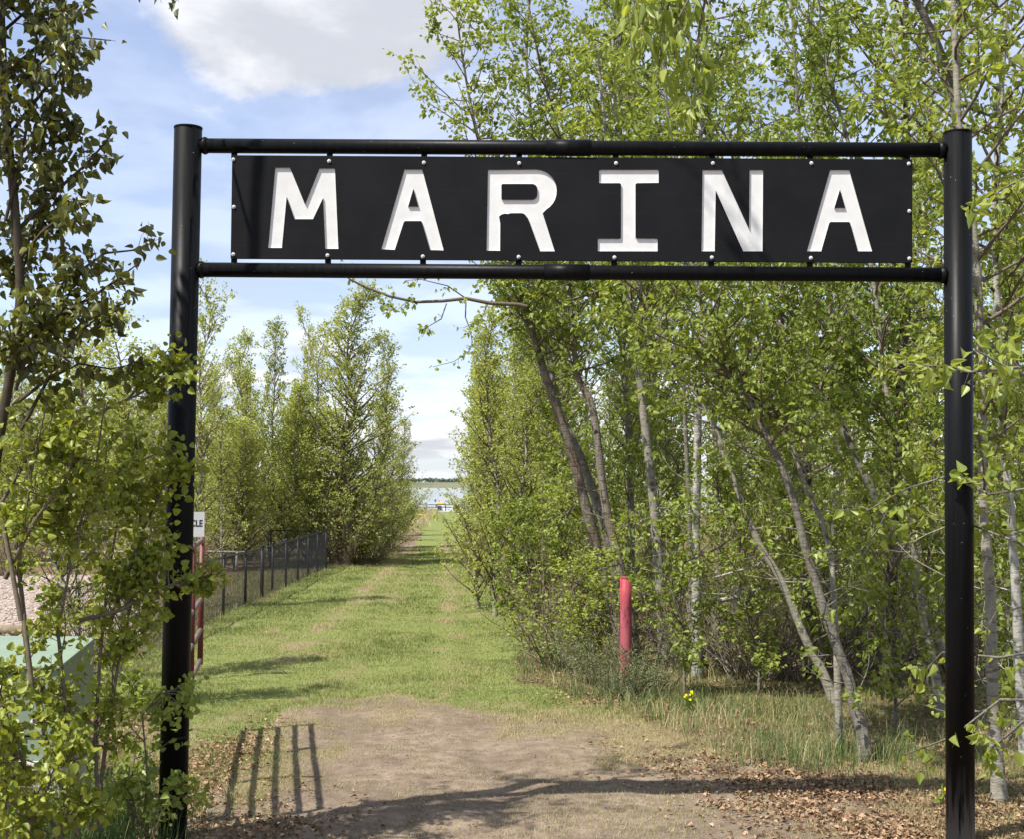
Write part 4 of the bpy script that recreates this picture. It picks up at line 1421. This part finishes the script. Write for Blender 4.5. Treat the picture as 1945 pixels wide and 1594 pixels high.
Sp = [aspen_proto(540 + i, h, .018, .072, LL, .08, n, lv, 'leaf_fresh', 'grey_bark', False, LEAF_NEAR, 5, .32) for i, (h, LL, n, lv) in enumerate([
    (3.2, .8, 44, 10), (2.4, .7, 40, 10), (4.2, .9, 52, 10)])]
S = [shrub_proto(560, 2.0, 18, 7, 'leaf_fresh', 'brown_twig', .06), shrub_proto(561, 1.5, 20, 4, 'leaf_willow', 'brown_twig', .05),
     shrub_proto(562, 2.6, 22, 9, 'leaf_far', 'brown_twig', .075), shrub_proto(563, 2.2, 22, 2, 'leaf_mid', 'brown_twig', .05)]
W = [shrub_proto(570, 0.95, 20, 9, 'leaf_willow', 'twig', .06, .75, LEAF_THIN), shrub_proto(571, 0.7, 18, 9, 'leaf_willow', 'twig', .055, .9, LEAF_THIN)]
protos = A + B + Sp + S + W


def put(kind, x, y, sc=(1, 1), label='', group=None, rz=None):
    z = float(ground_z(np.array([x]), np.array([y]))[0]) if y < 141 else 0.0
    return copy_thing(kind, (x, y, z), rng.uniform(0, 6.28) if rz is None else rz, sc, label, group)


def putpx(kind, px, Y, top=None, wid=1.0, label='', group=None, H=None):
    x = (px - 972.5) * Y / F
    s = 1.0
    if top is not None:
        s = (CAM_H + (924 - top) * Y / F) / H
    return put(kind, x, Y, (wid, s), label, group)


HB = [9.4, 8.0, 8.2, 6.5]
# left of the path behind the fence: each tree by its own outline
for kind, px, Y, top, wid, lab in (
        (0, 662, 45.6, 556, 1.2, 'tallest cone-shaped aspen at the far end of the chain link fence'),
        (1, 725, 51.0, 640, 1.0, 'broad aspen leaning over the path right of the tallest cone-shaped aspen'),
        (2, 604, 48.0, 625, 1.0, 'narrow aspen just left of the tallest cone-shaped aspen'),
        (2, 575, 50.0, 596, .7, 'very thin spire-like aspen between the fence corner trees'),
        (1, 512, 47.0, 620, .85, 'loose-crowned aspen behind the middle of the chain link fence'),
        (3, 468, 44.0, 650, .9, 'pale airy aspen behind the fence left of the loose-crowned one'),
        (2, 425, 42.0, 690, .9, 'slim aspen nearest the left black post on its path side'),
        (3, 550, 45.5, 740, 1.1, 'short bushy aspen filling the gap behind the fence'),
        (3, 640, 46.5, 790, 1.1, 'short leafy aspen in front of the tallest cone-shaped aspen'),
        (3, 738, 58.0, 760, 1.0, 'small bright aspen at the left edge of the lake view'),
        (1, 762, 72.0, 800, .8, 'farthest small aspen left of the lake view')):
    putpx(B[kind], px, Y, top, wid, lab, None, HB[kind])
grp = 'aspens crowding behind the chain link fence'
for i in range(12):
    Y = rng.uniform(40, 62)
    px = rng.uniform(385, 690)
    if Y < 45 and px > 560:
        Y += 8
    putpx(B[[3, 1, 3][i % 3]], px, Y, rng.uniform(740, 850), 1.1, 'low aspen thicket tree crowding behind the chain link fence', grp, HB[[3, 1, 3][i % 3]])
grp = 'aspens along the back of the gravel lot'
for i in range(15):
    Y = rng.uniform(43, 58)
    px = -40 + i * 26 + rng.uniform(-12, 12)
    putpx(B[[1, 2, 3][i % 3]], px, Y, rng.uniform(640, 790), .9, 'sparse aspen at the back of the pink gravel lot on the left', grp, HB[[1, 2, 3][i % 3]])
for px, Y, top, lab in ((236, 18.9, 610, 'slender leaning aspen seen just left of the left black post'), (372, 29.5, 505, 'tall thin aspen whose tip shows behind the left black post'), (165, 16.2, 600, 'airy green aspen behind the left utility box and fence')):
    putpx(B[2], px, Y, top, .75, lab, None, HB[2])
grp = 'aspens far behind the gravel lot'
for i in range(20):
    putpx(B[[1, 3][i % 2]], -60 + i * 27 + rng.uniform(-12, 12), rng.uniform(58, 74), rng.uniform(700, 810), 1.2, 'far pale aspen well behind the gravel lot on the left', grp, HB[[1, 3][i % 2]])
grp = 'brown leafless shrubs behind the gravel lot'
for i in range(18):
    putpx(S[3], -30 + i * 26 + rng.uniform(-14, 14), rng.uniform(39, 47), rng.uniform(930, 990), 1.3, 'brown leafless shrub at the back edge of the gravel lot', grp, 2.2)
# left bank shrubs beyond the fence corner
for i, (px, Y, top, lab) in enumerate(((650, 45.2, 930, 'brown twiggy shrub right of the fence corner'), (690, 46.5, 900, 'tall brown twiggy shrub below the cone-shaped aspen'), (725, 50, 890, 'dense twiggy shrub left of the worn path'), (738, 56, 880, 'leafy shrub leaning over the left side of the worn path'), (755, 66, 885, 'distant twiggy shrub at left where the worn path narrows'), (766, 80, 905, 'far low shrub at left before the tan grass'))):
    putpx(S[[3, 2, 3, 2, 2, 2][i]], px, Y, top, 1.3, lab, None, [2.2, 2.6, 2.2, 2.6, 2.6, 2.6][i])
grp = 'twiggy shrubs behind the fence corner'
for i in range(14):
    putpx(S[[2, 3, 0][i % 3]], rng.uniform(400, 720), rng.uniform(45.5, 56), rng.uniform(900, 990), 1.3, 'twiggy green-brown shrub in the thicket behind the fence corner', grp, [2.6, 2.2, 2.0][i % 3])

# right of the path: far row closing on the lake view
far_right = [(3, 905, 30.0, 690, 'bright aspen at the left end of the right-hand row'), (1, 935, 28.0, 600, 'leafy aspen under the long overhanging limb'), (3, 916, 38.0, 715, 'smaller aspen beyond the leafy one under the limb'),
             (1, 918, 40.0, 640, 'upright aspen in the middle of the far right-hand row'), (3, 922, 50.0, 750, 'distant rounded aspen right of the lake view'), (3, 915, 64.0, 815, 'farthest low aspen right of the lake view'),
             (2, 985, 26.0, 640, 'white-stemmed slim aspen left of the leaning poplars'), (1, 955, 33.0, 590, 'tall aspen filling the gap left of the leaning poplars'), (1, 1030, 27.5, 560, 'broad aspen directly behind the leaning poplar trunks')]
for kind, px, Y, top, lab in far_right:
    putpx(B[kind], px + 8, Y, top, .8, lab, None, HB[kind])
grp = 'thicket shrubs along the right edge of the path'
for i in range(22):
    Y = 23 + i * 2.4 + rng.uniform(-.6, .6)
    x = 1.15 - 0.05 * Y + rng.uniform(.35, 1.1) + max(0, Y - 32) * .05
    put(S[[3, 2, 1, 3][i % 4]], x, Y, (1.1, rng.uniform(.75, 1.15)), 'twiggy thicket shrub along the right edge of the mown path', grp)
# woods behind the leaning trunks
grp = 'aspens of the deep woods on the right'
HA = [10, 11, 9, 12]
for i in range(30):
    Y = rng.uniform(23.5, 46)
    px = rng.uniform(1040, 2060)
    put(A[i % 4], (px - 972.5) * Y / F, Y, (1.0, rng.uniform(.8, 1.1)), 'slender aspen deep in the woods behind the leaning trunks', grp)
grp = 'leafy thicket deep in the woods on the right'
for i in range(32):
    Y = rng.uniform(26, 54)
    px = rng.uniform(1000, 2060)
    put(S[[2, 2, 0, 2][i % 4]], (px - 972.5) * Y / F, Y, (1.5, rng.uniform(1.0, 1.6)), 'tall leafy thicket shrub deep in the right-hand woods', grp)
grp = 'far aspens behind the deep woods on the right'
for i in range(18):
    Y = rng.uniform(48, 68)
    px = rng.uniform(985, 2080)
    put(B[[1, 3, 1, 0][i % 4]], (px - 972.5) * Y / F, Y, (1.2, rng.uniform(.8, 1.15)), 'far green aspen at the back of the right-hand woods', grp)
# saplings and shrubs under the leaning trunks
for k_, (kind, px, Y, sc, lab) in enumerate((
        (0, 1075, 24.0, 1.0, 'young green aspen left of the red bollard'), (1, 1128, 20.0, .65, 'leafy sapling just left of the red bollard'),
        (2, 1250, 22.5, 1.0, 'young aspen right of the red bollard'), (0, 1300, 17.5, .9, 'sapling with bright leaves by the white-barked aspen'),
        (2, 1400, 21.5, 1.0, 'bushy young aspen between the white and leaning trunks'), (0, 1440, 17.6, .7, 'low bright sapling left of the leaning trunk feet'),
        (2, 1500, 21.0, .9, 'leafy young aspen behind the leaning trunk feet'), (0, 1560, 18.2, 1.0, 'green sapling in front of the furrowed trunk'),
        (2, 1640, 19.0, 1.0, 'young aspen left of the furrowed trunk'), (0, 1700, 15.2, .9, 'leafy sapling close left of the right black post'),
        (2, 1760, 18.5, 1.0, 'young aspen behind the right black post'), (1, 1905, 14.5, 1.0, 'low sapling behind the sturdy grey poplar'),
        (2, 1935, 16.0, 1.0, 'young aspen at the far right edge'), (0, 1020, 24.5, .8, 'small sapling at the edge of the mown path'),
        (2, 1160, 25.0, 1.0, 'young aspen behind the rust-scarred poplar'), (1, 985, 24.0, .9, 'low sapling beside the white slim aspen'))):
    put(Sp[kind], (px - 972.5) * Y / F, Y, (1.05, sc), lab)
grp = 'twiggy undergrowth shrubs beneath the right-hand trees'
for i in range(42):
    Y = rng.uniform(18.3, 27)
    px = rng.uniform(1010 if Y > 20 else 1180, 1960)
    put(S[[1, 3, 0, 3][i % 4]], (px - 972.5) * Y / F, Y, (1.1, rng.uniform(.55, 1.0)), 'twiggy undergrowth shrub beneath the leaning right-hand trees', grp)
grp = 'bare grey twig tangles under the leaning trunks'
bare = shrub_proto(580, 1.7, 22, 0, 'leaf_mid', 'bare_twig', .05, .95)
for i in range(12):
    Y = rng.uniform(18.9, 22)
    px = rng.uniform(1220 if Y < 20 else 1080, 1930)
    put(bare, (px - 972.5) * Y / F, Y, (1.1, rng.uniform(.6, 1.0)), 'bare grey tangle of thin twigs among the leaning right-hand trunks', grp)
protos.append(bare)
for i, (px, Y, k_, lab) in enumerate(((1130, 18.6, 0, 'grey-green willow shrub left of the red bollard foot'), (1180, 17.6, 1, 'low grey-green shrub hiding the red bollard foot'), (1205, 17.4, 1, 'small grey-green shrub right in front of the red bollard'), (1235, 17.9, 0, 'grey-green shrub right of the red bollard foot'), (1090, 19.6, 1, 'low grey-green shrub at the path edge'), (1050, 21.0, 0, 'grey-green shrub where the mown grass meets the trees'))):
    put(W[k_], (px - 972.5) * Y / F, Y, (.9, .85), lab)
for p_ in protos:
    for ch in list(p_.children):
        bpy.data.objects.remove(ch)
    bpy.data.objects.remove(p_)

# dead broken trunk and fallen branches
t = Plant(P(1540, 1260, 19.5) * [1, 1, 0], 600)
t.trunk(trace([(1541, 1290), (1539, 1200), (1536, 1050), (1532, 930), (1531, 878)], 19.5), .10, .07, 10, 1.1, 2.5)
for pp in ([(1534, 905), (1560, 892), (1595, 872), (1620, 878)], [(1536, 980), (1575, 960), (1620, 1010), (1660, 1060)], [(1531, 885), (1520, 840), (1505, 820)]):
    c = trace(pp, 19.4)
    t.br.tube(c, np.linspace(.035, .008, len(c)), 6)
    t.twigs(c, .01, 4, .35, 0)
t.finish('dead_tree', 'broken dead dark trunk with bare limbs deep among the aspens', 'tree', 'dark_bark', 'leaf_brown', twig='brown_twig')
for pp, Y, r, lab in (([(1330, 1150), (1400, 1135), (1440, 1120), (1500, 1126), (1560, 1150)], 17.8, .035, 'pale dead branch lying across the stems left of the leaning trunks'),
                      ([(1520, 1050), (1590, 1046), (1660, 1049), (1800, 1052)], 20.5, .028, 'thin pale fallen pole behind the furrowed trunk'),
                      ([(1480, 1020), (1440, 1075), (1350, 1100), (1290, 1140)], 19.0, .022, 'dark fallen branch propped among the undergrowth')):
    c = trace(pp, Y, .5)
    t = Plant(c[0] * [1, 1, 0], 610)
    g = Geo()
    g.tube(c, np.linspace(r, r * .4, len(c)), 8, True)
    root = thing('fallen_branch', lab, 'branch', c[0])
    link('stick', g.mesh('stick', M['dead'], c[0], True), root)
    tt = Plant(c[0], 611)
    tt.twigs(c, .012, 6, .4, 0)
    link('twigs', tt.br.mesh('twigs', M['dead'], c[0], True), root)
# black hose loop behind the right post
c = trace([(1705, 1268), (1722, 1256), (1745, 1248), (1770, 1250), (1790, 1262), (1800, 1290)], 16.2)
g = Geo()
g.tube(c, .016, 8, True)
tag(link('hose', g.mesh('hose', M['hose'], c[0], True), None, c[0]), 'black hose arching out of the undergrowth behind the right post', 'hose')
# old log at the edge of the gravel lot
c = np.array([P(-40, 1205, 24.0), P(30, 1203, 24.0), P(95, 1206, 24.2)])
c[:, 2] = .09
g = Geo()
g.tube(c, .09, 12, True)
tag(link('log', g.mesh('log', M['timber'], c[0], True), None, c[0]), 'old dark log lying at the near edge of the gravel lot', 'log')
c = np.array([[-14.0, 41.5, .55], [-10.5, 41.5, .62], [-8.0, 41.6, .6]])
g = Geo()
g.tube(c, .03, 8, True)
o = thing('barrier_rail', 'thin pale rail on short legs at the back of the gravel lot', 'rail', (-11, 41.5, 0))
link('rail', g.mesh('rail', M['dead'], (-11, 41.5, 0), True), o)
for x in (-13.5, -10.8, -8.3):
    pipe('leg', (x, 41.53, -.1), (x, 41.53, .6), .035, M['dead'], o, (-11, 41.5, 0), 8)

# ------------------------------------------------------------------ yellow flowers
def flower(px, py, Y, n, h, lab):
    b = P(px, py, Y)
    b[2] = 0
    r_ = thing('flowering_plant', lab, 'flower', b)
    g, s_, l_ = Geo(), Geo(), Plant((0, 0, 0), int(px), .09, LEAF_LONG, .1)
    for i in range(n):
        a = rng.uniform(0, 6.28)
        c = np.array([(0, 0, 0), (.02 * math.cos(a), .02 * math.sin(a), h * .5), (.05 * math.cos(a), .05 * math.sin(a), h * rng.uniform(.8, 1.15))])
        s_.tube(c, .004, 4)
        l_.leaves_along(c, 4, .01)
        p = c[-1]
        for k_ in range(5):
            b_ = k_ * 2 * math.pi / 5
            d = np.array([math.cos(b_), math.sin(b_) * .6 - .3, math.sin(b_) * .6 + .4])
            d /= np.linalg.norm(d)
            q = np.cross(d, (0, -.6, .8)) * .013
            q = q * .6
            g.raw([p, p + d * .011 + q, p + d * .022, p + d * .011 - q], [(0, 1, 2, 3)])
    link('stems', s_.mesh('stems', M['tall']), r_)
    link('blossom', g.mesh('blossom', M['petal']), r_)
    link('foliage', l_.crown_mesh('foliage', M['leaf_mid'], l_.leaf_arrays()), r_)


flower(1306, 1360, 15.8, 7, .27, 'yellow flowers in the tall grass right of the red bollard')
flower(1789, 1515, 11.6, 3, .14, 'small yellow flower beside the foot of the right post')

# ------------------------------------------------------------------ grasses, litter
def scatter(n, ylo, yhi, wfun, seed, xlo=-8, xhi=7, power=1.0):
    r = np.random.default_rng(seed)
    # denser near the camera, as pixels are
    u = r.uniform(0, 1, n * 4)
    Y = 1 / (1 / ylo + (1 / yhi - 1 / ylo) * u) if power else r.uniform(ylo, yhi, n * 4)
    X = r.uniform(np.maximum(xlo, -.40 * Y), np.minimum(xhi, .40 * Y))
    w = wfun(X, Y)
    k_ = r.uniform(0, 1, n * 4) < w
    return X[k_][:n], Y[k_][:n]


def blades(name, X, Y, h, w, tint, matl, seed, seg=1, lean=.5):
    r = np.random.default_rng(seed)
    n = len(X)
    z = ground_z(X, Y)
    a = r.uniform(0, 2 * math.pi, n)
    b = r.uniform(0, 2 * math.pi, n)
    W_ = np.stack([np.cos(a), np.sin(a), np.zeros(n)], -1) * w[:, None] * .5
    d = np.stack([np.cos(b), np.sin(b), np.zeros(n)], -1) * (r.uniform(.1, 1, n) * lean * h)[:, None]
    p = np.stack([X, Y, z - .004], -1)
    if seg == 1:
        v = np.stack([p - W_, p + W_, p + d + np.stack([0 * h, 0 * h, h], -1)], 1).reshape(-1, 3)
        f = [np.arange(n * 3).reshape(-1, 3)]
        k_ = 3
    else:
        m_ = p + d * .35 + np.stack([0 * h, 0 * h, h * .6], -1)
        e = p + d + np.stack([0 * h, 0 * h, h * r.uniform(.75, 1.05, n)], -1)
        v = np.stack([p - W_, p + W_, m_ + W_ * .7, m_ - W_ * .7, e], 1).reshape(-1, 3)
        i = np.arange(n)[:, None] * 5
        f = [i + np.array([[0, 1, 2, 3]]), i + np.array([[3, 2, 4]])]
        k_ = 5
    o = link(name, mesh_arrays(name, v, f, matl, {'tint': np.repeat(tint, k_)}))
    o['kind'] = 'stuff'
    return o


def lawn_w(X, Y):
    d, dr, wd, gv = masks(X, Y)
    clump = sstep(.35, .65, fbm(X * 1.7, Y * 1.7, 91, 3))
    return np.clip((1 - sstep(.05, .72, d) * (0.992 - .14 * clump)) * (1 - .6 * wd) * (1 - gv), 0, 1)


X, Y = scatter(330000, 9.2, 60, lawn_w, 11)
d, dr, wd, gv = masks(X, Y)
rr = np.random.default_rng(12)
n1 = fbm(X * .7, Y * .35, 55, 4)
tint = np.clip(.29 + .52 * sstep(.25, .85, dr) + (n1 - .5) * .5 + rr.normal(0, .13, len(X)), 0, 1)
sx_ = X - centre(Y)
band = sstep(17, 21, Y)
tint = np.clip(tint + band * (.34 * np.exp(-((sx_ + np.interp(Y, [21.8, 41.5], [1.45, .85])) / .28) ** 2) + .38 * np.exp(-((sx_ - 1.0) / .24) ** 2) + .2 * np.exp(-((sx_ + .35) / .2) ** 2) + .09 * np.sin(sx_ * 5.2)), 0, 1)
hgt = (.022 + .034 * sstep(.35, .7, fbm(X * .9, Y * .9, 61, 3)) * (1 - .6 * dr) + .02 * wd) * rr.uniform(.5, 1.4, len(X)) * np.interp(Y, [10, 60], [1, 1.5])
blades('lawn_grass', X, Y, hgt, .007 * np.interp(Y, [10, 20, 60], [.9, 1.5, 4.5]), tint, M['lawn'], 13, 1, .9)


def tall_w(X, Y):
    e = X - right_edge(Y)
    r_ = sstep(-.25, .3, e) * sstep(3.4, 1.6, e) * sstep(12.2, 13.6, Y) * sstep(24, 17, Y)
    l_ = np.exp(-((X + 3.25) / .5) ** 2 - ((Y - 10.3) / .8) ** 2) * 1.4
    f_ = np.exp(-((X + 5.9) / .16) ** 2) * (Y > 18) * (Y < 44) * .8
    c_ = sstep(.4, .6, fbm(X * 1.4, Y * 1.4, 71, 3))
    return np.clip(r_ * (.10 + .80 * c_) + l_ + f_, 0, 1)


X, Y = scatter(36000, 9.3, 44, tall_w, 21)
rr = np.random.default_rng(22)
left = X < -2
tint = np.clip(np.where(left & (Y < 14), .12, .45) + (fbm(X * 1.2, Y * 1.2, 81, 3) - .5) * 1.2 + rr.normal(0, .26, len(X)), 0, 1)
h = np.where(left, np.where(Y < 14, .40, .16), .27) * rr.uniform(.35, 1.25, len(X))
blades('tall_grass', X, Y, h, .006 * np.interp(Y, [10, 40], [1, 2.6]), tint, M['tall'], 23, 2, .75)
# tan meadow before the lake
r5 = np.random.default_rng(31)
X, Y = r5.uniform(-16, -4.6, 26000), r5.uniform(74, 138, 26000)
k_ = X < -5.4 - (Y - 78) * .035 + r5.normal(0, .25, len(X))
X, Y = X[k_], Y[k_]
blades('dry_meadow_grass', X, Y, r5.uniform(.25, .6, len(X)), np.full(len(X), .04), np.clip(r5.normal(.86, .14, len(X)), 0, 1), M['tall'], 32, 2, .6)

# fallen leaves
def litter_w(X, Y):
    d, dr, wd, gv = masks(X, Y)
    e = X - right_edge(Y)
    r_ = np.exp(-((e - .25) / .9) ** 2) * sstep(15.5, 12, Y) * (X > 0) + wd * .35 * (X > 0) * sstep(30, 20, Y)
    l_ = np.exp(-((X + 2.8) / .32) ** 2) * np.exp(-((Y - 12.8) / 1.7) ** 2) * 1.6 + .35 * np.exp(-((X + 2.0) / .6) ** 2) * np.exp(-((Y - 11.0) / .8) ** 2) + wd * (X < -2.3) * .45 * (Y < 16)
    b_ = np.exp(-((X - 1.2) / .7) ** 2 - ((Y - 17.0) / .5) ** 2)
    c_ = sstep(.35, .6, fbm(X * 1.3, Y * 1.3, 101, 3))
    return np.clip((r_ * 1.2 + l_ + b_) * (.15 + .85 * c_), 0, 1)


X, Y = scatter(30000, 9.3, 30, litter_w, 41)
rr = np.random.default_rng(42)
n = len(X)
p = np.stack([X, Y, ground_z(X, Y) + rr.uniform(.004, .03, n)], -1)
a = rr.uniform(0, 6.283, n)
ax = nrm(np.stack([np.cos(a), np.sin(a), rr.normal(0, .3, n)], -1))
nn = nrm(np.stack([rr.normal(0, .45, n), rr.normal(0, .45, n), np.ones(n)], -1))
nn = nrm(nn - ax * np.sum(nn * ax, 1, keepdims=True))
yy = np.cross(nn, ax)
T = LEAF_FAR * [1, 1, 2.6]
z = rr.uniform(.03, .062, n)
v = p[:, None] + z[:, None, None] * (T[None, :, :1] * ax[:, None] + T[None, :, 1:2] * yy[:, None] + T[None, :, 2:] * nn[:, None])
f = np.arange(n * 4).reshape(-1, 4)
o = link('fallen_leaves', mesh_arrays('fallen_leaves', v.reshape(-1, 3), [f], M['leaf_brown'], {'tint': np.repeat(np.clip(rr.normal(.5, .28, n), 0, 1), 4)}))
o['kind'] = 'stuff'

# small stones and crumbs on the bare earth, and the stones of the gravel lot
def stones(name, X, Y, s, matl, seed):
    r = np.random.default_rng(seed)
    n = len(X)
    oct_ = np.array([(1, 0, 0), (0, 1, 0), (-1, 0, 0), (0, -1, 0), (0, 0, .7), (0, 0, -.5)])
    v = np.stack([X, Y, ground_z(X, Y) + s * .15], -1)[:, None] + oct_[None] * s[:, None, None] * r.uniform(.6, 1.3, (n, 6, 1))
    tri = np.array([(0, 1, 4), (1, 2, 4), (2, 3, 4), (3, 0, 4), (1, 0, 5), (2, 1, 5), (3, 2, 5), (0, 3, 5)])
    f = (np.arange(n)[:, None, None] * 6 + tri[None]).reshape(-1, 3)
    o = link(name, mesh_arrays(name, v.reshape(-1, 3), [f], matl))
    o['kind'] = 'stuff'


X, Y = scatter(5200, 9.3, 19, lambda x, y: masks(x, y)[0] * .9, 51)
stones('dirt_crumbs', X, Y, np.random.default_rng(52).uniform(.004, .014, len(X)) ** 1.0, m_plain('soil_crumbs', (0.20, 0.16, 0.12), .95, .1, .4, 5), 53)
r5 = np.random.default_rng(61)
X, Y = r5.uniform(-16, -6.3, 9000), r5.uniform(22, 41, 9000)
k_ = r5.uniform(0, 1, 9000) < masks(X, Y)[3]
stones('gravel', X[k_], Y[k_], r5.uniform(.02, .07, k_.sum()), m_plain('pink_gravel', (0.35, 0.285, 0.245), .9, .1, .35, 4), 62)

# ------------------------------------------------------------------ at the lake: dock, lifts, kayak
DY = 228.0


def Q(px, py):
    return P(px, py, DY)


a_, b_ = Q(768, 971), Q(905, 971)
dz_ = a_[2]
dk = thing('boat_dock', 'grey metal dock with railing along the lake shore', 'dock', ((a_[0] + b_[0]) / 2, DY, WATER_Z))
off = np.array([(a_[0] + b_[0]) / 2, DY, WATER_Z])
g = Geo()
g.box((a_[0] - 4, DY - .8, dz_ - .25), (b_[0] + 4, DY + .8, dz_))
link('deck', g.mesh('deck', M['hull'], off), dk)
zr = Q(800, 959.5)[2]
for z in (zr, (zr + dz_) / 2 + .1):
    pipe('rail', (a_[0] - 4, DY - .7, z), (b_[0] + 4, DY - .7, z), .075, M['dark_plastic'], dk, off, 6)
for x in np.arange(a_[0] - 4, b_[0] + 4.1, 1.55):
    pipe('railing_post', (x, DY - .7, dz_ - .02), (x, DY - .7, zr), .075, M['dark_plastic'], dk, off, 6)
    pipe('pile', (x, DY + .6, WATER_Z - 1.2), (x, DY + .6, dz_ - .1), .07, M['steel'], dk, off, 6)


def boat(px, w, canopy, matc, lab, zt):
    c = Q(px, 968)
    c[1] = DY + 3.2
    r_ = thing('moored_boat', lab, 'boat', (c[0], c[1], WATER_Z))
    off = np.array([c[0], c[1], WATER_Z])
    L = 4.4
    st = []
    for k_, f_ in enumerate(np.linspace(-.5, .5, 7)):
        wid = w * .5 * (1 - max(0, f_ - .05) ** 2 * 3.4)
        zt_ = WATER_Z + .75 + max(0, f_) * .3
        st.append([(c[0] - wid, c[1] + f_ * L, zt_), (c[0] - wid * .8, c[1] + f_ * L, WATER_Z + .1), (c[0], c[1] + f_ * L, WATER_Z - .15), (c[0] + wid * .8, c[1] + f_ * L, WATER_Z + .1), (c[0] + wid, c[1] + f_ * L, zt_)])
    v = np.array(st).reshape(-1, 3)
    f4 = [(i * 5 + j, i * 5 + j + 1, i * 5 + j + 6, i * 5 + j + 5) for i in range(6) for j in range(4)] + [(i * 5 + 4, i * 5, i * 5 + 5, i * 5 + 9) for i in range(6)]
    g = Geo()
    g.raw(v, f4, [(0, 2, 1), (0, 4, 2), (4, 3, 2)])
    link('hull', g.mesh('hull', M['hull'], off), r_)
    g = Geo()
    g.box((c[0] - w * .3, c[1] - L * .5 - .35, WATER_Z + .1), (c[0] + w * .3 - w * .2, c[1] - L * .5 + .02, WATER_Z + .95))
    link('outboard_motor', bevel_mesh(g.mesh('outboard_motor', M['dark_plastic'], off), .04), r_)
    g = Geo()
    zc_ = zt
    g.box((c[0] - w * .34, c[1] - 1.2, zc_ - .42), (c[0] + w * .34, c[1] + 1.0, zc_))
    link('canopy' if canopy else 'cover', bevel_mesh(g.mesh('canopy', matc, off), .13), r_)
    for sx_ in (-1, 1):
        for y_ in (-1.1, .9):
            pipe('canopy_pole', (c[0] + sx_ * w * .4, c[1] + y_, WATER_Z + .6), (c[0] + sx_ * w * .4, c[1] + y_, zc_ - .3), .035, M['dark_plastic'], r_, off, 6)


boat(836, 1.75, True, M['yellow'], 'small boat with yellow canopy moored behind the dock', Q(836, 955)[2])
boat(867, 2.0, False, M['dark_plastic'], 'white boat with dark cover at the right end of the dock', Q(867, 962)[2])
for px, h, lab in ((826, 948, 'tall mooring pole left of the yellow canopied boat'), (796, 953, 'short mooring pole at the left part of the dock')):
    p = Q(px, h)
    o = thing('mooring_pole', lab, 'pole', (p[0], DY + 1.6, WATER_Z))
    pipe('shaft', (p[0], DY + 1.6, WATER_Z - 1), (p[0], DY + 1.6, p[2]), .07, M['steel'], o, (p[0], DY + 1.6, WATER_Z), 8)
    g = Geo()
    g.tube([(p[0], DY + 1.6, p[2] - .5), (p[0], DY + 1.6, p[2] - .25), (p[0], DY + 1.6, p[2] - .1)], [.16, .16, .05], 8, True)
    link('light_head', g.mesh('light_head', M['dark_plastic'], (p[0], DY + 1.6, WATER_Z)), o)
# yellow kayak on the grass
ky = 108.0
kx = P(780, 985, ky)[0]
r_ = thing('kayak', 'yellow kayak lying on the tan grass before the lake', 'kayak', (kx, ky, 0))
g = Geo()
st = []
for f_ in np.linspace(-1, 1, 11):
    w_ = .33 * (1 - abs(f_) ** 2.2)
    st.append((kx + f_ * 1.35, ky, .20 + .10 * abs(f_) ** 2))
g.tube(np.array(st), [max(.02, .24 * (1 - abs(f_) ** 2.4)) for f_ in np.linspace(-1, 1, 11)], 12, True)
link('hull', g.mesh('hull', M['yellow'], (kx, ky, 0), True), r_)
g = Geo()
th = np.linspace(0, 2 * math.pi, 15)
g.tube(np.array([(kx + .36 * math.cos(a), ky - .02 + .17 * math.sin(a), .44) for a in th]), .03, 6)
link('cockpit_rim', g.mesh('cockpit_rim', M['dark_plastic'], (kx, ky, 0)), r_)
